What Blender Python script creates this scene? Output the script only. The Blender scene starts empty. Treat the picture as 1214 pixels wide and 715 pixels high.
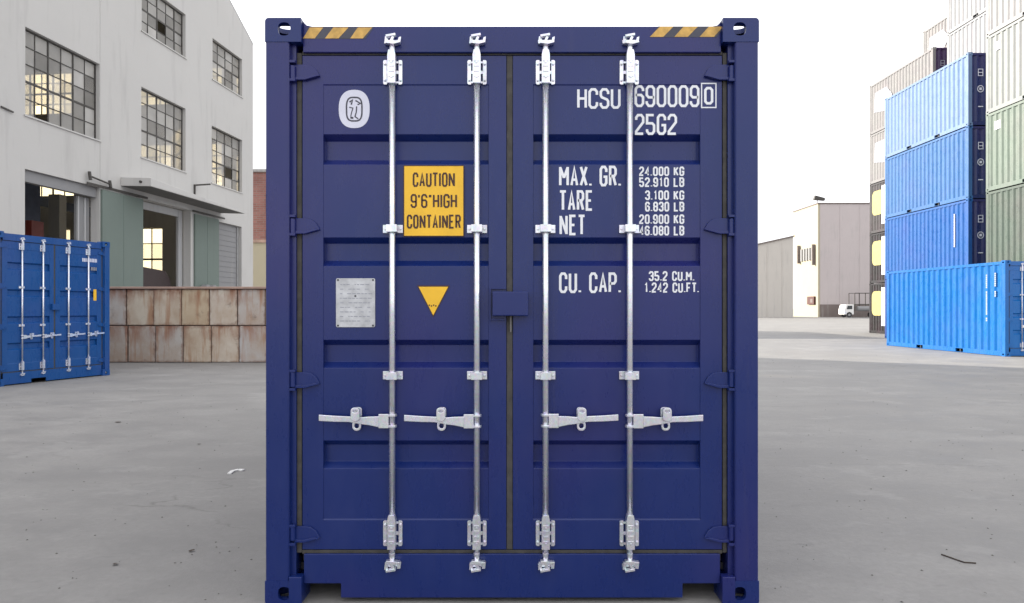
import bpy, bmesh, math, random
from mathutils import Vector, Matrix
random.seed(7)
R = math.radians
S = bpy.context.scene
COL = S.collection

# ------------------------------------------------------------------ camera
F = 810.0 / 1214.0
CAMZ = 1.465
cam_d = bpy.data.cameras.new("camera")
cam = bpy.data.objects.new("camera", cam_d); COL.objects.link(cam)
cam_d.sensor_width = 36.0
cam_d.lens = 36.0 * F
cam_d.shift_y = 7.5 / 1214.0
cam_d.clip_start = 0.05; cam_d.clip_end = 3000
cam.location = (0, 0, CAMZ); cam.rotation_euler = (R(90), 0, 0)
S.camera = cam

# ------------------------------------------------------------------ sky, sun, exposure
SUN_EL = R(20)
SUN_DIR = Vector((-0.834, 0.552, 0)).normalized()            # horizontal direction towards the sun
w = bpy.data.worlds.new("World"); S.world = w; w.use_nodes = True
nt = w.node_tree; bg = nt.nodes["Background"]
sky = nt.nodes.new("ShaderNodeTexSky"); sky.sky_type = 'NISHITA'; sky.sun_disc = False
sky.sun_elevation = SUN_EL
sky.sun_rotation = math.atan2(SUN_DIR.x, SUN_DIR.y)
sky.air_density = 1.0; sky.dust_density = 4.0; sky.ozone_density = 1.0
hs = nt.nodes.new("ShaderNodeHueSaturation"); hs.inputs["Saturation"].default_value = 0.22
mx = nt.nodes.new("ShaderNodeMix"); mx.data_type = 'RGBA'; mx.inputs[0].default_value = 0.75
mx.inputs[7].default_value = (11.0, 11.0, 11.3, 1)                # thin bright overcast veil over the blue
nt.links.new(sky.outputs[0], hs.inputs["Color"]); nt.links.new(hs.outputs[0], mx.inputs[6])
nt.links.new(mx.outputs[2], bg.inputs[0]); bg.inputs[1].default_value = 0.10
sd = bpy.data.lights.new("sun", 'SUN'); sd.energy = 5.0; sd.angle = R(0.6); sd.color = (1.0, 0.93, 0.82)
sun = bpy.data.objects.new("sun", sd); COL.objects.link(sun)
tosun = Vector((SUN_DIR.x * math.cos(SUN_EL), SUN_DIR.y * math.cos(SUN_EL), math.sin(SUN_EL)))
sun.rotation_euler = tosun.to_track_quat('Z', 'Y').to_euler(); sun.location = tosun * 60
S.view_settings.view_transform = 'Standard'; S.view_settings.look = 'None'
S.view_settings.exposure = 0.86; S.view_settings.gamma = 1.0

# ------------------------------------------------------------------ materials
def nodes(name):
    m = bpy.data.materials.new(name); m.use_nodes = True
    t = m.node_tree; b = t.nodes["Principled BSDF"]
    return m, t, b
def N(t, typ, **kw):
    n = t.nodes.new(typ)
    for k, v in kw.items():
        if k in n.inputs: n.inputs[k].default_value = v
        else: setattr(n, k, v)
    return n
def L(t, a, b): t.links.new(a, b)
def noise(t, scale, detail=4, rough=.55, coord='Object', sc=(1, 1, 1), rot=None):
    tc = N(t, "ShaderNodeTexCoord"); mp = N(t, "ShaderNodeMapping"); mp.inputs["Scale"].default_value = sc
    if rot: mp.inputs["Rotation"].default_value = rot
    L(t, tc.outputs[coord], mp.inputs[0])
    n = N(t, "ShaderNodeTexNoise", Scale=scale, Detail=detail, Roughness=rough); L(t, mp.outputs[0], n.inputs[0])
    return n.outputs[0]
def ramp(t, src, stops):
    r = N(t, "ShaderNodeValToRGB"); e = r.color_ramp.elements
    e[0].position, e[0].color = stops[0][0], stops[0][1]; e[1].position, e[1].color = stops[1][0], stops[1][1]
    for p, c in stops[2:]:
        x = e.new(p); x.color = c
    L(t, src, r.inputs[0]); return r.outputs[0]
def g(v): return (v, v, v, 1)
def mixc(t, fac, a, b, mode='MIX'):
    m = N(t, "ShaderNodeMix", data_type='RGBA', blend_type=mode)
    for i, v in ((0, fac), (6, a), (7, b)):
        if hasattr(v, 'links'): L(t, v, m.inputs[i])
        else: m.inputs[i].default_value = v if i else v
    return m.outputs[2]
def bump(t, src, strength, dist, b):
    n = N(t, "ShaderNodeBump", Strength=strength, Distance=dist); L(t, src, n.inputs["Height"]); L(t, n.outputs[0], b.inputs["Normal"])

def simple(name, col, rough=.6, metal=0., var=.15, scale=6, bmp=.1):
    m, t, b = nodes(name)
    n = noise(t, scale)
    c = (*col, 1); d = (*[x * (1 - var) for x in col], 1); u = (*[min(1, x * (1 + var)) for x in col], 1)
    L(t, ramp(t, n, [(.3, d), (.7, u)]), b.inputs["Base Color"])
    b.inputs["Roughness"].default_value = rough; b.inputs["Metallic"].default_value = metal
    if bmp: bump(t, noise(t, scale * 12), bmp, .003, b)
    return m
MAT = {}
def paint(name, rough, dirt):
    m, t, b = nodes(name)
    oi = N(t, "ShaderNodeObjectInfo")
    big = noise(t, 1.3, 3); fine = noise(t, 9, 6, .7, sc=(1, 1, .35))
    base = mixc(t, ramp(t, big, [(.3, g(0)), (.75, g(.35))]), oi.outputs["Color"], (.30, .30, .36, 1), 'SOFT_LIGHT')
    base = mixc(t, ramp(t, noise(t, .75, 2), [(.45, g(0)), (.70, g(1.))]), base, (.014, .0, .006, 1), 'ADD')
    hsv = N(t, "ShaderNodeHueSaturation", Saturation=.92, Value=1.2); L(t, base, hsv.inputs["Color"])
    base = mixc(t, ramp(t, fine, [(.52, g(0)), (.8, g(dirt))]), base, hsv.outputs[0])
    spots = noise(t, 26, 5, .75)
    base = mixc(t, ramp(t, spots, [(.72, g(0)), (.80, g(dirt * .7))]), base, (.12, .09, .08, 1))
    scr = noise(t, 3.5, 6, .8, sc=(.5, 1, 7), rot=(0, R(8), 0))
    base = mixc(t, ramp(t, scr, [(.75, g(0)), (.765, g(.2))]), base, (.20, .21, .28, 1))
    drip = noise(t, 16, 4, .6, sc=(1, 1, .05))
    base = mixc(t, ramp(t, drip, [(.62, g(0)), (.78, g(dirt * .5))]), base, (.10, .09, .09, 1))
    L(t, base, b.inputs["Base Color"])
    L(t, ramp(t, fine, [(.3, g(rough - .05)), (.7, g(rough + .1))]), b.inputs["Roughness"])
    b.inputs["Specular IOR Level"].default_value = .42
    
    wav = noise(t, 2.2, 2); bump(t, wav, .13, .02, b)
    return m
MAT['paint'] = paint("container_paint", .27, .22)
MAT['paint_old'] = paint("weathered_container_paint", .5, .8)
def galv(name):
    m, t, b = nodes(name)
    v = N(t, "ShaderNodeTexVoronoi", Scale=90.)
    tc = N(t, "ShaderNodeTexCoord"); L(t, tc.outputs["Object"], v.inputs[0])
    n = noise(t, 14, 5, .65, sc=(1, 1, .3))
    c = ramp(t, n, [(.25, (.55, .57, .62, 1)), (.6, (.86, .88, .95, 1))])
    L(t, mixc(t, .12, c, v.outputs["Color"]), b.inputs["Base Color"])
    b.inputs["Metallic"].default_value = .8; L(t, ramp(t, n, [(.3, g(.38)), (.7, g(.22))]), b.inputs["Roughness"])
    return m
MAT['galv'] = galv("galvanised_steel")
MAT['rubber'] = simple("grey_brown_rubber_gasket", (.05, .047, .043), .7, var=.3, scale=30)
MAT['dark'] = simple("dark_steel", (.03, .03, .035), .6)
MAT['ply'] = simple("plywood_floor", (.18, .11, .06), .7)
MAT['white'] = simple("white_lettering_vinyl", (.78, .80, .84), .4, var=.05, bmp=0)
MAT['yellow'] = simple("yellow_vinyl", (.86, .50, .02), .38, var=.06, scale=12, bmp=0)
MAT['tape_yellow'] = simple("worn_yellow_reflective_tape", (.60, .36, .085), .45, var=.25, scale=30, bmp=0)
MAT['tape_black'] = simple("worn_black_tape", (.05, .052, .075), .5, var=.3, bmp=0)
MAT['print_pale'] = simple('faded_pale_print', (.26, .31, .38), .5, var=.3, scale=30, bmp=0)
MAT['black'] = simple("dark_brown_print", (.05, .015, .008), .5, bmp=0)
MAT['aluminium'] = simple("dull_aluminium_plate", (.50, .51, .53), .45, .25, var=.22, scale=18)
MAT['logo_white'] = simple("logo_pale_vinyl", (.66, .67, .78), .4, var=.05, bmp=0)
MAT['logo_dark'] = simple("logo_charcoal_print", (.05, .05, .07), .5, bmp=0)
MAT['logo_mid'] = simple("logo_grey_print", (.28, .29, .34), .5, bmp=0)

def m_ground():
    m, t, b = nodes("worn_concrete_yard")
    tc = N(t, "ShaderNodeTexCoord")
    big = noise(t, .16, 5, .6, sc=(1, 2.2, 1)); mid = noise(t, 1.1, 7, .7, sc=(.9, 1.15, 1)); fine = noise(t, 22, 8, .75)
    c = ramp(t, big, [(.3, (.228, .221, .214, 1)), (.7, (.318, .309, .298, 1))])
    c = mixc(t, ramp(t, mid, [(.40, g(.75)), (.60, g(0))]), c, (.19, .185, .181, 1))
    st = noise(t, .55, 6, .7, sc=(.5, 1.3, 1), rot=(0, 0, R(6)))
    c = mixc(t, ramp(t, st, [(.54, g(0)), (.72, g(.32))]), c, (.38, .375, .36, 1))
    spot = noise(t, 3.2, 5, .7, sc=(.5, 1.5, 1))
    c = mixc(t, ramp(t, spot, [(.62, g(0)), (.72, g(.6))]), c, (.15, .145, .145, 1))
    c = mixc(t, ramp(t, fine, [(.35, g(.5)), (.65, g(0))]), c, (.19, .185, .18, 1))
    grit = N(t, "ShaderNodeTexVoronoi", Scale=38.); L(t, tc.outputs["Object"], grit.inputs[0])
    gsel = ramp(t, noise(t, 1.7, 4, .6), [(.5, g(.15)), (.65, g(1))])
    c = mixc(t, mixc(t, 1., ramp(t, grit.outputs["Distance"], [(.05, g(.75)), (.12, g(0))]), gsel, 'MULTIPLY'), c, (.13, .125, .12, 1))
    worn = noise(t, .9, 7, .72, sc=(1, 1.3, 1))
    c = mixc(t, ramp(t, worn, [(.56, g(0)), (.62, g(.16))]), c, (.40, .39, .375, 1))
    tyre = noise(t, .6, 5, .6, sc=(.22, 1.9, 1), rot=(0, 0, R(34)))
    c = mixc(t, ramp(t, tyre, [(.60, g(0)), (.66, g(.3))]), c, (.17, .165, .16, 1))
    # hairline cracks
    v = N(t, "ShaderNodeTexVoronoi", feature='DISTANCE_TO_EDGE', Scale=.21)
    mp = N(t, "ShaderNodeMapping"); mp.inputs["Scale"].default_value = (.6, 1.3, 1); L(t, tc.outputs["Object"], mp.inputs[0])
    wob = N(t, "ShaderNodeTexNoise", Scale=1.6, Detail=5.); L(t, mp.outputs[0], wob.inputs[0])
    add = N(t, "ShaderNodeMix", data_type='RGBA', blend_type='LINEAR_LIGHT'); add.inputs[0].default_value = .5
    L(t, mp.outputs[0], add.inputs[6]); L(t, wob.outputs["Color"], add.inputs[7]); L(t, add.outputs[2], v.inputs[0])
    crk = ramp(t, v.outputs[0], [(.0010, g(.45)), (.003, g(0))])
    brk = ramp(t, noise(t, .7, 3), [(.5, g(0)), (.6, g(1))])
    c = mixc(t, mixc(t, 1., crk, brk, 'MULTIPLY'), c, (.10, .095, .09, 1))
    L(t, c, b.inputs["Base Color"])
    L(t, ramp(t, mid, [(.3, g(.62)), (.7, g(.85))]), b.inputs["Roughness"])
    bump(t, fine, .5, .008, b)
    return m
def m_wall(name, col, dirt=(.33, .32, .31, 1)):
    m, t, b = nodes(name)
    n = noise(t, .5, 5, .6); f = noise(t, 3, 7, .7); st = noise(t, 2.2, 4, .6, sc=(1, 1, .12))
    c = ramp(t, n, [(.3, (*[x * .95 for x in col], 1)), (.7, (*col, 1))])
    c = mixc(t, ramp(t, st, [(.54, g(0)), (.75, g(.42))]), c, dirt)
    c = mixc(t, ramp(t, f, [(.6, g(0)), (.8, g(.18))]), c, dirt)
    L(t, c, b.inputs["Base Color"]); b.inputs["Roughness"].default_value = .85
    bump(t, f, .25, .02, b)
    return m
MAT['ground'] = m_ground()
MAT['plaster'] = m_wall("white_rendered_wall", (.535, .525, .505))
MAT['inner'] = m_wall("grey_interior_wall", (.46, .46, .46))
MAT['teal'] = m_wall("teal_painted_steel", (.165, .205, .183), (.13, .15, .14, 1))
MAT['shutter'] = m_wall("grey_shutter", (.26, .26, .265))
MAT['cream'] = m_wall("cream_render", (.42, .38, .28))
MAT['grey_wall'] = m_wall("mauve_grey_cladding", (.49, .44, .435))
MAT['grey_low'] = m_wall("grey_beige_cladding", (.52, .49, .45))
MAT['plinth'] = m_wall("brown_plinth", (.17, .14, .13))
MAT['soffit'] = m_wall('sooty_soffit', (.17, .165, .16))  # canopy underside shade put into the colour; the lock pin reuses it
MAT['frame'] = simple("rusty_black_window_steel", (.05, .045, .04), .6, var=.4, scale=20)
MAT['roofing'] = simple("grey_roof_sheet", (.30, .30, .30), .6)
MAT['bluecol'] = simple("dark_blue_column_paint", (.05, .07, .13), .5)
MAT['redpaint'] = simple("faded_red_paint", (.28, .05, .04), .5)
MAT['hosered'] = simple('dark_red_cabinet_paint', (.075, .02, .015), .6)
MAT['machine'] = simple("dark_machine_paint", (.035, .02, .02), .6)
MAT['grit'] = simple('grey_grit', (.12, .115, .105), .9)
MAT['paper'] = simple("white_plastic_strip", (.75, .75, .74), .5, bmp=0)
MAT['twig'] = simple("dry_leaf_and_twig", (.06, .045, .035), .8)
MAT['truckwhite'] = simple("truck_white_paint", (.75, .74, .72), .35, var=.05)
MAT['glassdark'] = simple("dark_truck_glass", (.03, .035, .04), .12, bmp=0)
def m_brick():
    m, t, b = nodes("red_brick_far")
    tc = N(t, "ShaderNodeTexCoord"); mp = N(t, "ShaderNodeMapping"); mp.inputs["Rotation"].default_value = (R(90), 0, 0)
    L(t, tc.outputs["Object"], mp.inputs[0])
    br = N(t, "ShaderNodeTexBrick", Scale=1.)
    br.inputs["Color1"].default_value = (.23, .10, .085, 1); br.inputs["Color2"].default_value = (.31, .14, .12, 1)
    br.inputs["Mortar"].default_value = (.25, .2, .18, 1); br.inputs["Brick Width"].default_value = .5
    br.inputs["Row Height"].default_value = .16; br.inputs["Mortar Size"].default_value = .02
    L(t, mp.outputs[0], br.inputs[0])
    L(t, mixc(t, ramp(t, noise(t, .8, 5), [(.4, g(0)), (.7, g(.4))]), br.outputs[0], (.14, .06, .055, 1)), b.inputs["Base Color"])
    b.inputs["Roughness"].default_value = .9
    return m
MAT['brick'] = m_brick()
def m_block():
    m, t, b = nodes("rust_streaked_concrete_block")
    oi = N(t, "ShaderNodeObjectInfo")
    tc = N(t, "ShaderNodeTexCoord")
    off = N(t, "ShaderNodeVectorMath", operation='SCALE'); off.inputs["Scale"].default_value = 37.
    comb = N(t, "ShaderNodeCombineXYZ")
    for i in range(3): L(t, oi.outputs["Random"], comb.inputs[i])
    L(t, comb.outputs[0], off.inputs[0])
    add = N(t, "ShaderNodeVectorMath", operation='ADD'); L(t, tc.outputs["Object"], add.inputs[0]); L(t, off.outputs[0], add.inputs[1])
    def nz(scale, sc, d=5, r=.6):
        mp = N(t, "ShaderNodeMapping"); mp.inputs["Scale"].default_value = sc; L(t, add.outputs[0], mp.inputs[0])
        n = N(t, "ShaderNodeTexNoise", Scale=scale, Detail=float(d), Roughness=r); L(t, mp.outputs[0], n.inputs[0]); return n.outputs[0]
    c = ramp(t, oi.outputs["Random"], [(0., (.56, .49, .38, 1)), (1., (.55, .47, .39, 1)), (.25, (.58, .53, .46, 1)), (.5, (.54, .44, .30, 1)), (.75, (.46, .45, .44, 1))])
    c = mixc(t, ramp(t, nz(1.6, (1, 1, .7)), [(.38, g(0)), (.68, g(.7))]), c, (.36, .235, .145, 1))
    c = mixc(t, ramp(t, nz(5, (1, 1, .10)), [(.53, g(0)), (.68, g(.8))]), c, (.34, .16, .075, 1))
    c = mixc(t, ramp(t, nz(2.4, (1, 1, 1), 7, .7), [(.6, g(0)), (.72, g(.7))]), c, (.12, .08, .06, 1))
    # rusty edges: distance from the block's centre in its own box
    sep = N(t, "ShaderNodeSeparateXYZ"); L(t, tc.outputs["Generated"], sep.inputs[0])
    def edge(s):
        a = N(t, "ShaderNodeMath", operation='SUBTRACT'); L(t, s, a.inputs[0]); a.inputs[1].default_value = .5
        q = N(t, "ShaderNodeMath", operation='ABSOLUTE'); L(t, a.outputs[0], q.inputs[0]); return q.outputs[0]
    zr = ramp(t, sep.outputs[2], [(.5, g(0)), (1., g(.9))])
    c = mixc(t, mixc(t, 1., zr, ramp(t, nz(4, (1, 1, .3)), [(.42, g(0)), (.6, g(1))]), 'MULTIPLY'), c, (.26, .11, .06, 1))
    mxm = N(t, "ShaderNodeMath", operation='MAXIMUM'); L(t, edge(sep.outputs[0]), mxm.inputs[0]); L(t, edge(sep.outputs[2]), mxm.inputs[1])
    ad = N(t, "ShaderNodeMath", operation='MULTIPLY_ADD'); L(t, nz(6, (1, 1, 1)), ad.inputs[0]); ad.inputs[1].default_value = .28; L(t, mxm.outputs[0], ad.inputs[2])
    c = mixc(t, ramp(t, ad.outputs[0], [(.57, g(0)), (.67, g(.7))]), c, (.16, .07, .045, 1))
    L(t, c, b.inputs["Base Color"]); b.inputs["Roughness"].default_value = .85
    bump(t, nz(8, (1, 1, 1), 8, .7), .5, .02, b)
    return m
MAT['block'] = m_block()
MAT['coping'] = simple("rusty_pink_coping", (.38, .26, .21), .8, var=.3, scale=2)
def m_pane(name, col, clear, warm):
    m, t, b = nodes(name)
    out = t.nodes["Material Output"]; oi = N(t, "ShaderNodeObjectInfo")
    n = noise(t, 2.5, 5, .6)
    L(t, ramp(t, n, [(.3, (*[x * .8 for x in col], 1)), (.7, (*col, 1))]), b.inputs["Base Color"])
    b.inputs["Roughness"].default_value = .18
    vary = N(t, "ShaderNodeHueSaturation"); L(t, ramp(t, n, [(.3, (*[x * .8 for x in col], 1)), (.7, (*col, 1))]), vary.inputs["Color"])
    sc_ = N(t, "ShaderNodeMapRange"); sc_.inputs["To Min"].default_value = .62; sc_.inputs["To Max"].default_value = 1.2
    wn = N(t, "ShaderNodeTexWhiteNoise"); wn.noise_dimensions = '1D'; L(t, oi.outputs["Random"], wn.inputs["W"]); L(t, wn.outputs["Value"], sc_.inputs["Value"])
    L(t, sc_.outputs[0], vary.inputs["Value"]); L(t, vary.outputs[0], b.inputs["Base Color"])
    tl = N(t, "ShaderNodeBsdfTranslucent"); tl.inputs[0].default_value = (*warm, 1)
    tr = N(t, "ShaderNodeBsdfTransparent"); tr.inputs[0].default_value = (*warm, 1)
    m1 = N(t, "ShaderNodeMixShader"); m1.inputs[0].default_value = .3; L(t, b.outputs[0], m1.inputs[1]); L(t, tl.outputs[0], m1.inputs[2])
    r = ramp(t, oi.outputs["Random"], [(0, g(max(0, clear - .15))), (1, g(min(1, clear + .2)))])
    m2 = N(t, "ShaderNodeMixShader"); L(t, r, m2.inputs[0]); L(t, m1.outputs[0], m2.inputs[1]); L(t, tr.outputs[0], m2.inputs[2])
    L(t, m2.outputs[0], out.inputs[0])
    return m
MAT['pane'] = m_pane("dusty_window_glass", (.72, .71, .69), .50, (1, .98, .94))
MAT['pane_back'] = m_pane("yellowed_glazing", (.6, .56, .42), .75, (1, .93, .74))  # warm flare in the windows put into the glass tint

# ------------------------------------------------------------------ mesh helpers
class MB:
    def __init__(s): s.v = []; s.f = []
    def add(s, vs, fs):
        o = len(s.v); s.v += [tuple(v) for v in vs]; s.f += [tuple(i + o for i in f) for f in fs]; return s
    def box(s, x0, x1, y0, y1, z0, z1):
        vs = [(x, y, z) for x in (x0, x1) for y in (y0, y1) for z in (z0, z1)]
        return s.add(vs, [(0, 1, 3, 2), (4, 6, 7, 5), (0, 4, 5, 1), (2, 3, 7, 6), (0, 2, 6, 4), (1, 5, 7, 3)])
    def prism(s, pts, y0, y1):            # outline in x,z (any winding), extruded along y
        a = sum(pts[i][0] * pts[(i + 1) % len(pts)][1] - pts[(i + 1) % len(pts)][0] * pts[i][1] for i in range(len(pts)))
        if a < 0: pts = pts[::-1]
        n = len(pts)
        vs = [(x, y0, z) for x, z in pts] + [(x, y1, z) for x, z in pts]
        fs = [tuple(range(n)), tuple(range(2 * n - 1, n - 1, -1))] + [(i, i + n, (i + 1) % n + n, (i + 1) % n) for i in range(n)]
        return s.add(vs, fs)
    def tube(s, p, q, r, n=12, r2=None, cap=True):
        p = Vector(p); q = Vector(q); d = (q - p).normalized(); r2 = r if r2 is None else r2
        u = d.orthogonal().normalized(); w_ = d.cross(u)
        vs = []
        for c, rr in ((p, r), (q, r2)):
            for i in range(n):
                a = 2 * math.pi * i / n; vs.append(c + u * rr * math.cos(a) + w_ * rr * math.sin(a))
        fs = [(i, (i + 1) % n, (i + 1) % n + n, i + n) for i in range(n)]
        if cap: fs += [tuple(range(n - 1, -1, -1)), tuple(range(n, 2 * n))]
        return s.add(vs, fs)
    def bar(s, p, q, wd, th, up=(0, 0, 1)):
        p = Vector(p); q = Vector(q); d = (q - p).normalized(); u = Vector(up); sd_ = d.cross(u).normalized() * wd / 2; uu = sd_.cross(d).normalized() * th / 2
        vs = [c + a * sd_ + b * uu for c in (p, q) for a, b in ((-1, -1), (1, -1), (1, 1), (-1, 1))]
        return s.add(vs, [(0, 1, 2, 3), (7, 6, 5, 4), (0, 4, 5, 1), (1, 5, 6, 2), (2, 6, 7, 3), (3, 7, 4, 0)])
    def mesh(s, name, mat, smooth=False, merge=False):
        me = bpy.data.meshes.new(name); me.from_pydata(s.v, [], s.f)
        bm = bmesh.new(); bm.from_mesh(me)
        if merge: bmesh.ops.remove_doubles(bm, verts=bm.verts, dist=.0002)
        bmesh.ops.recalc_face_normals(bm, faces=bm.faces); bm.to_mesh(me); bm.free()
        me.materials.append(MAT[mat] if isinstance(mat, str) else mat)
        if smooth:
            for p in me.polygons: p.use_smooth = len(p.vertices) == 4
        return me
    def build(s, name, mat, parent=None, bevel=0, smooth=False, merge=False, loc=None):
        o = bpy.data.objects.new(name, s.mesh(name, mat, smooth, merge)); COL.objects.link(o)
        if parent: o.parent = parent
        if loc: o.location = loc
        if bevel:
            md = o.modifiers.new("bevel", 'BEVEL'); md.width = bevel; md.segments = 2; md.limit_method = 'ANGLE'; md.angle_limit = R(35)
            md.harden_normals = False
        return o
def empty(name, loc, rz=0, label=None, cat=None, group=None):
    o = bpy.data.objects.new(name, None); COL.objects.link(o); o.location = loc; o.rotation_euler = (0, 0, rz); o.empty_display_size = .3
    return tag(o, label, cat, group)
def tag(o, label=None, cat=None, group=None, kind=None):
    if label: o["label"] = label
    if cat: o["category"] = cat
    if group: o["group"] = group
    if kind: o["kind"] = kind
    return o
def share(me, name, parent, loc=(0, 0, 0), rot=(0, 0, 0), scale=None):
    o = bpy.data.objects.new(name, me); COL.objects.link(o); o.parent = parent; o.location = loc; o.rotation_euler = rot
    if scale: o.scale = scale
    return o
def vary_handles(root, seed):
    rr = random.Random(seed)
    for ch in root.children:
        for h in ch.children:
            if h.name.startswith('handle') and not h.name.startswith('handle_catch'):
                h.location.z = rr.uniform(-.004, .004)
def setcol(o, col):
    o.color = (*col, 1)
    for c in o.children: setcol(c, col)
def copy_tree(o, parent=None, skip=()):
    c = o.copy(); COL.objects.link(c); c.parent = parent
    for ch in o.children:
        if not any(ch.name.startswith(k) for k in skip): copy_tree(ch, c, skip)
    return c

# ------------------------------------------------------------------ stroke lettering (condensed stencil-like capitals)
c_, k_ = .26, .13
GL = {
 '0': [([(c_,0),(1-c_,0),(1,k_),(1,1-k_),(1-c_,1),(c_,1),(0,1-k_),(0,k_)], 1)],
 'C': [([(1,.3),(1,k_),(1-c_,0),(c_,0),(0,k_),(0,1-k_),(c_,1),(1-c_,1),(1,1-k_),(1,.7)], 0)],
 'G': [([(1,.72),(1,1-k_),(1-c_,1),(c_,1),(0,1-k_),(0,k_),(c_,0),(1-c_,0),(1,k_),(1,.46),(.5,.46)], 0)],
 'S': [([(1,.74),(1,1-k_),(1-c_,1),(c_,1),(0,1-k_),(0,.66),(.15,.56),(.85,.44),(1,.34),(1,k_),(1-c_,0),(c_,0),(0,k_),(0,.26)], 0)],
 'H': [([(0,0),(0,1)],0), ([(1,0),(1,1)],0), ([(0,.5),(1,.5)],0)],
 'U': [([(0,1),(0,k_),(c_,0),(1-c_,0),(1,k_),(1,1)], 0)],
 '6': [([(1,.76),(1,1-k_),(1-c_,1),(c_,1),(0,1-k_),(0,k_),(c_,0),(1-c_,0),(1,k_),(1,.45),(1-c_,.56),(0,.56)], 0)],
 '9': [([(0,.24),(0,k_),(c_,0),(1-c_,0),(1,k_),(1,1-k_),(1-c_,1),(c_,1),(0,1-k_),(0,.55),(c_,.44),(1,.44)], 0)],
 '2': [([(0,.74),(0,1-k_),(c_,1),(1-c_,1),(1,1-k_),(1,.62),(0,.12),(0,0),(1,0)], 0)],
 '5': [([(.95,1),(0,1),(0,.56),(1-c_,.56),(1,.45),(1,k_),(1-c_,0),(c_,0),(0,k_),(0,.24)], 0)],
 '1': [([(.2,.8),(.6,1),(.6,0)], 0)],
 '3': [([(0,.76),(0,1-k_),(c_,1),(1-c_,1),(1,1-k_),(1,.62),(.8,.52),(.35,.52)],0), ([(.8,.52),(1,.42),(1,k_),(1-c_,0),(c_,0),(0,k_),(0,.24)],0)],
 '4': [([(.75,0),(.75,1),(0,.3),(1,.3)], 0)],
 '8': [([(c_,0),(1-c_,0),(1,k_),(1,.42),(.82,.52),(1,.62),(1,1-k_),(1-c_,1),(c_,1),(0,1-k_),(0,.62),(.18,.52),(0,.42),(0,k_)],1), ([(.18,.52),(.82,.52)],0)],
 'M': [([(0,0),(0,1)],0), ([(1,0),(1,1)],0), ([(0,.97),(.5,.4)],0), ([(1,.97),(.5,.4)],0)],
 'A': [([(0,0),(.5,1),(1,0)],0), ([(.2,.3),(.8,.3)],0)],
 'X': [([(0,0),(1,1)],0), ([(0,1),(1,0)],0)],
 'R': [([(0,0),(0,1),(1-c_,1),(1,1-k_),(1,.62),(1-c_,.5),(0,.5)],0), ([(.55,.5),(1,0)],0)],
 'T': [([(-.15,1),(1.15,1)],0), ([(.5,1),(.5,0)],0)],
 'E': [([(1,1),(0,1),(0,0),(1,0)],0), ([(0,.5),(.8,.5)],0)],
 'N': [([(0,0),(0,1)],0), ([(1,0),(1,1)],0), ([(0,.97),(1,.03)],0)],
 'P': [([(0,0),(0,1),(1-c_,1),(1,1-k_),(1,.58),(1-c_,.46),(0,.46)],0)],
 'K': [([(0,0),(0,1)],0), ([(1,1),(0,.42)],0), ([(.3,.58),(1,0)],0)],
 'L': [([(0,1),(0,0),(1,0)],0)],
 'B': [([(0,0),(0,1),(1-c_,1),(1,1-k_),(1,.62),(.8,.52),(0,.52)],0), ([(.8,.52),(1,.42),(1,k_),(1-c_,0),(0,0)],0)],
 'I': [([(.5,0),(.5,1)],0)],
 'F': [([(1,1),(0,1),(0,0)],0), ([(0,.5),(.8,.5)],0)],
 '.': [([(.5,-.02),(.5,.08)],0)],
 "'": [([(.5,1),(.4,.78)],0)],
 '"': [([(.3,1),(.2,.8)],0), ([(.75,1),(.65,.8)],0)],
}
GL['O'] = GL['0']
NARROW = {'M': 1.35, 'N': 1.15, 'T': .9, '.': .05, "'": .1, '"': .4, 'I': .1, '1': .8}
def stroke(mb, pts, wd, closed, y, conv):
    pts = [Vector(p) for p in pts]; n = len(pts); Lp = []; Rp = []
    for i, p in enumerate(pts):
        if closed: a = (p - pts[i - 1]).normalized(); b = (pts[(i + 1) % n] - p).normalized()
        else:
            a = (p - pts[i - 1]).normalized() if i else None; b = (pts[i + 1] - p).normalized() if i < n - 1 else None
            a = a or b; b = b or a
        t = (a + b)
        t = t.normalized() if t.length > 1e-4 else a
        nn = Vector((-t.y, t.x)); sc = 1 / max(.62, nn.dot(Vector((-a.y, a.x))))
        Lp.append(p + nn * wd / 2 * sc); Rp.append(p - nn * wd / 2 * sc)
    m = n if closed else n - 1
    vs = [conv(p.x, y, p.y) for p in Lp] + [conv(p.x, y, p.y) for p in Rp]
    mb.add(vs, [(i, i + n, (i + 1) % n + n, (i + 1) % n) for i in range(m)])
def text_mb(txt, x0, x1, z0, z1, y, wd, gap=.5, mb=None, conv=lambda x, y, z: (x, y, z)):
    """fit the line between x0..x1, z0..z1 (outer edges)"""
    mb = mb or MB(); tot = 0; adv = []
    for ch in txt:
        a = .45 if ch == ' ' else NARROW.get(ch, 1.); adv.append(a); tot += a
    ga = wd * gap; u = ((x1 - x0) - wd * len(txt) - ga * (len(txt) - 1)) / tot; x = x0 + wd / 2; zb = z0 + wd / 2; h = (z1 - z0) - wd; q = 0
    for ch, a in zip(txt, adv):
        if ch != ' ':
            for pts, cl in GL[ch]:
                stroke(mb, [(x + px * u * a, zb + pz * h) for px, pz in pts], wd, cl, y - q * .00006, conv); q += 1
        x += a * u + wd + ga
    return mb

# ------------------------------------------------------------------ ground
gm = MB(); gm.add([(-400, -200, 0), (500, -200, 0), (500, 900, 0), (-400, 900, 0)], [(0, 1, 2, 3)])
tag(gm.build("ground", 'ground'), kind='structure')

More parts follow.
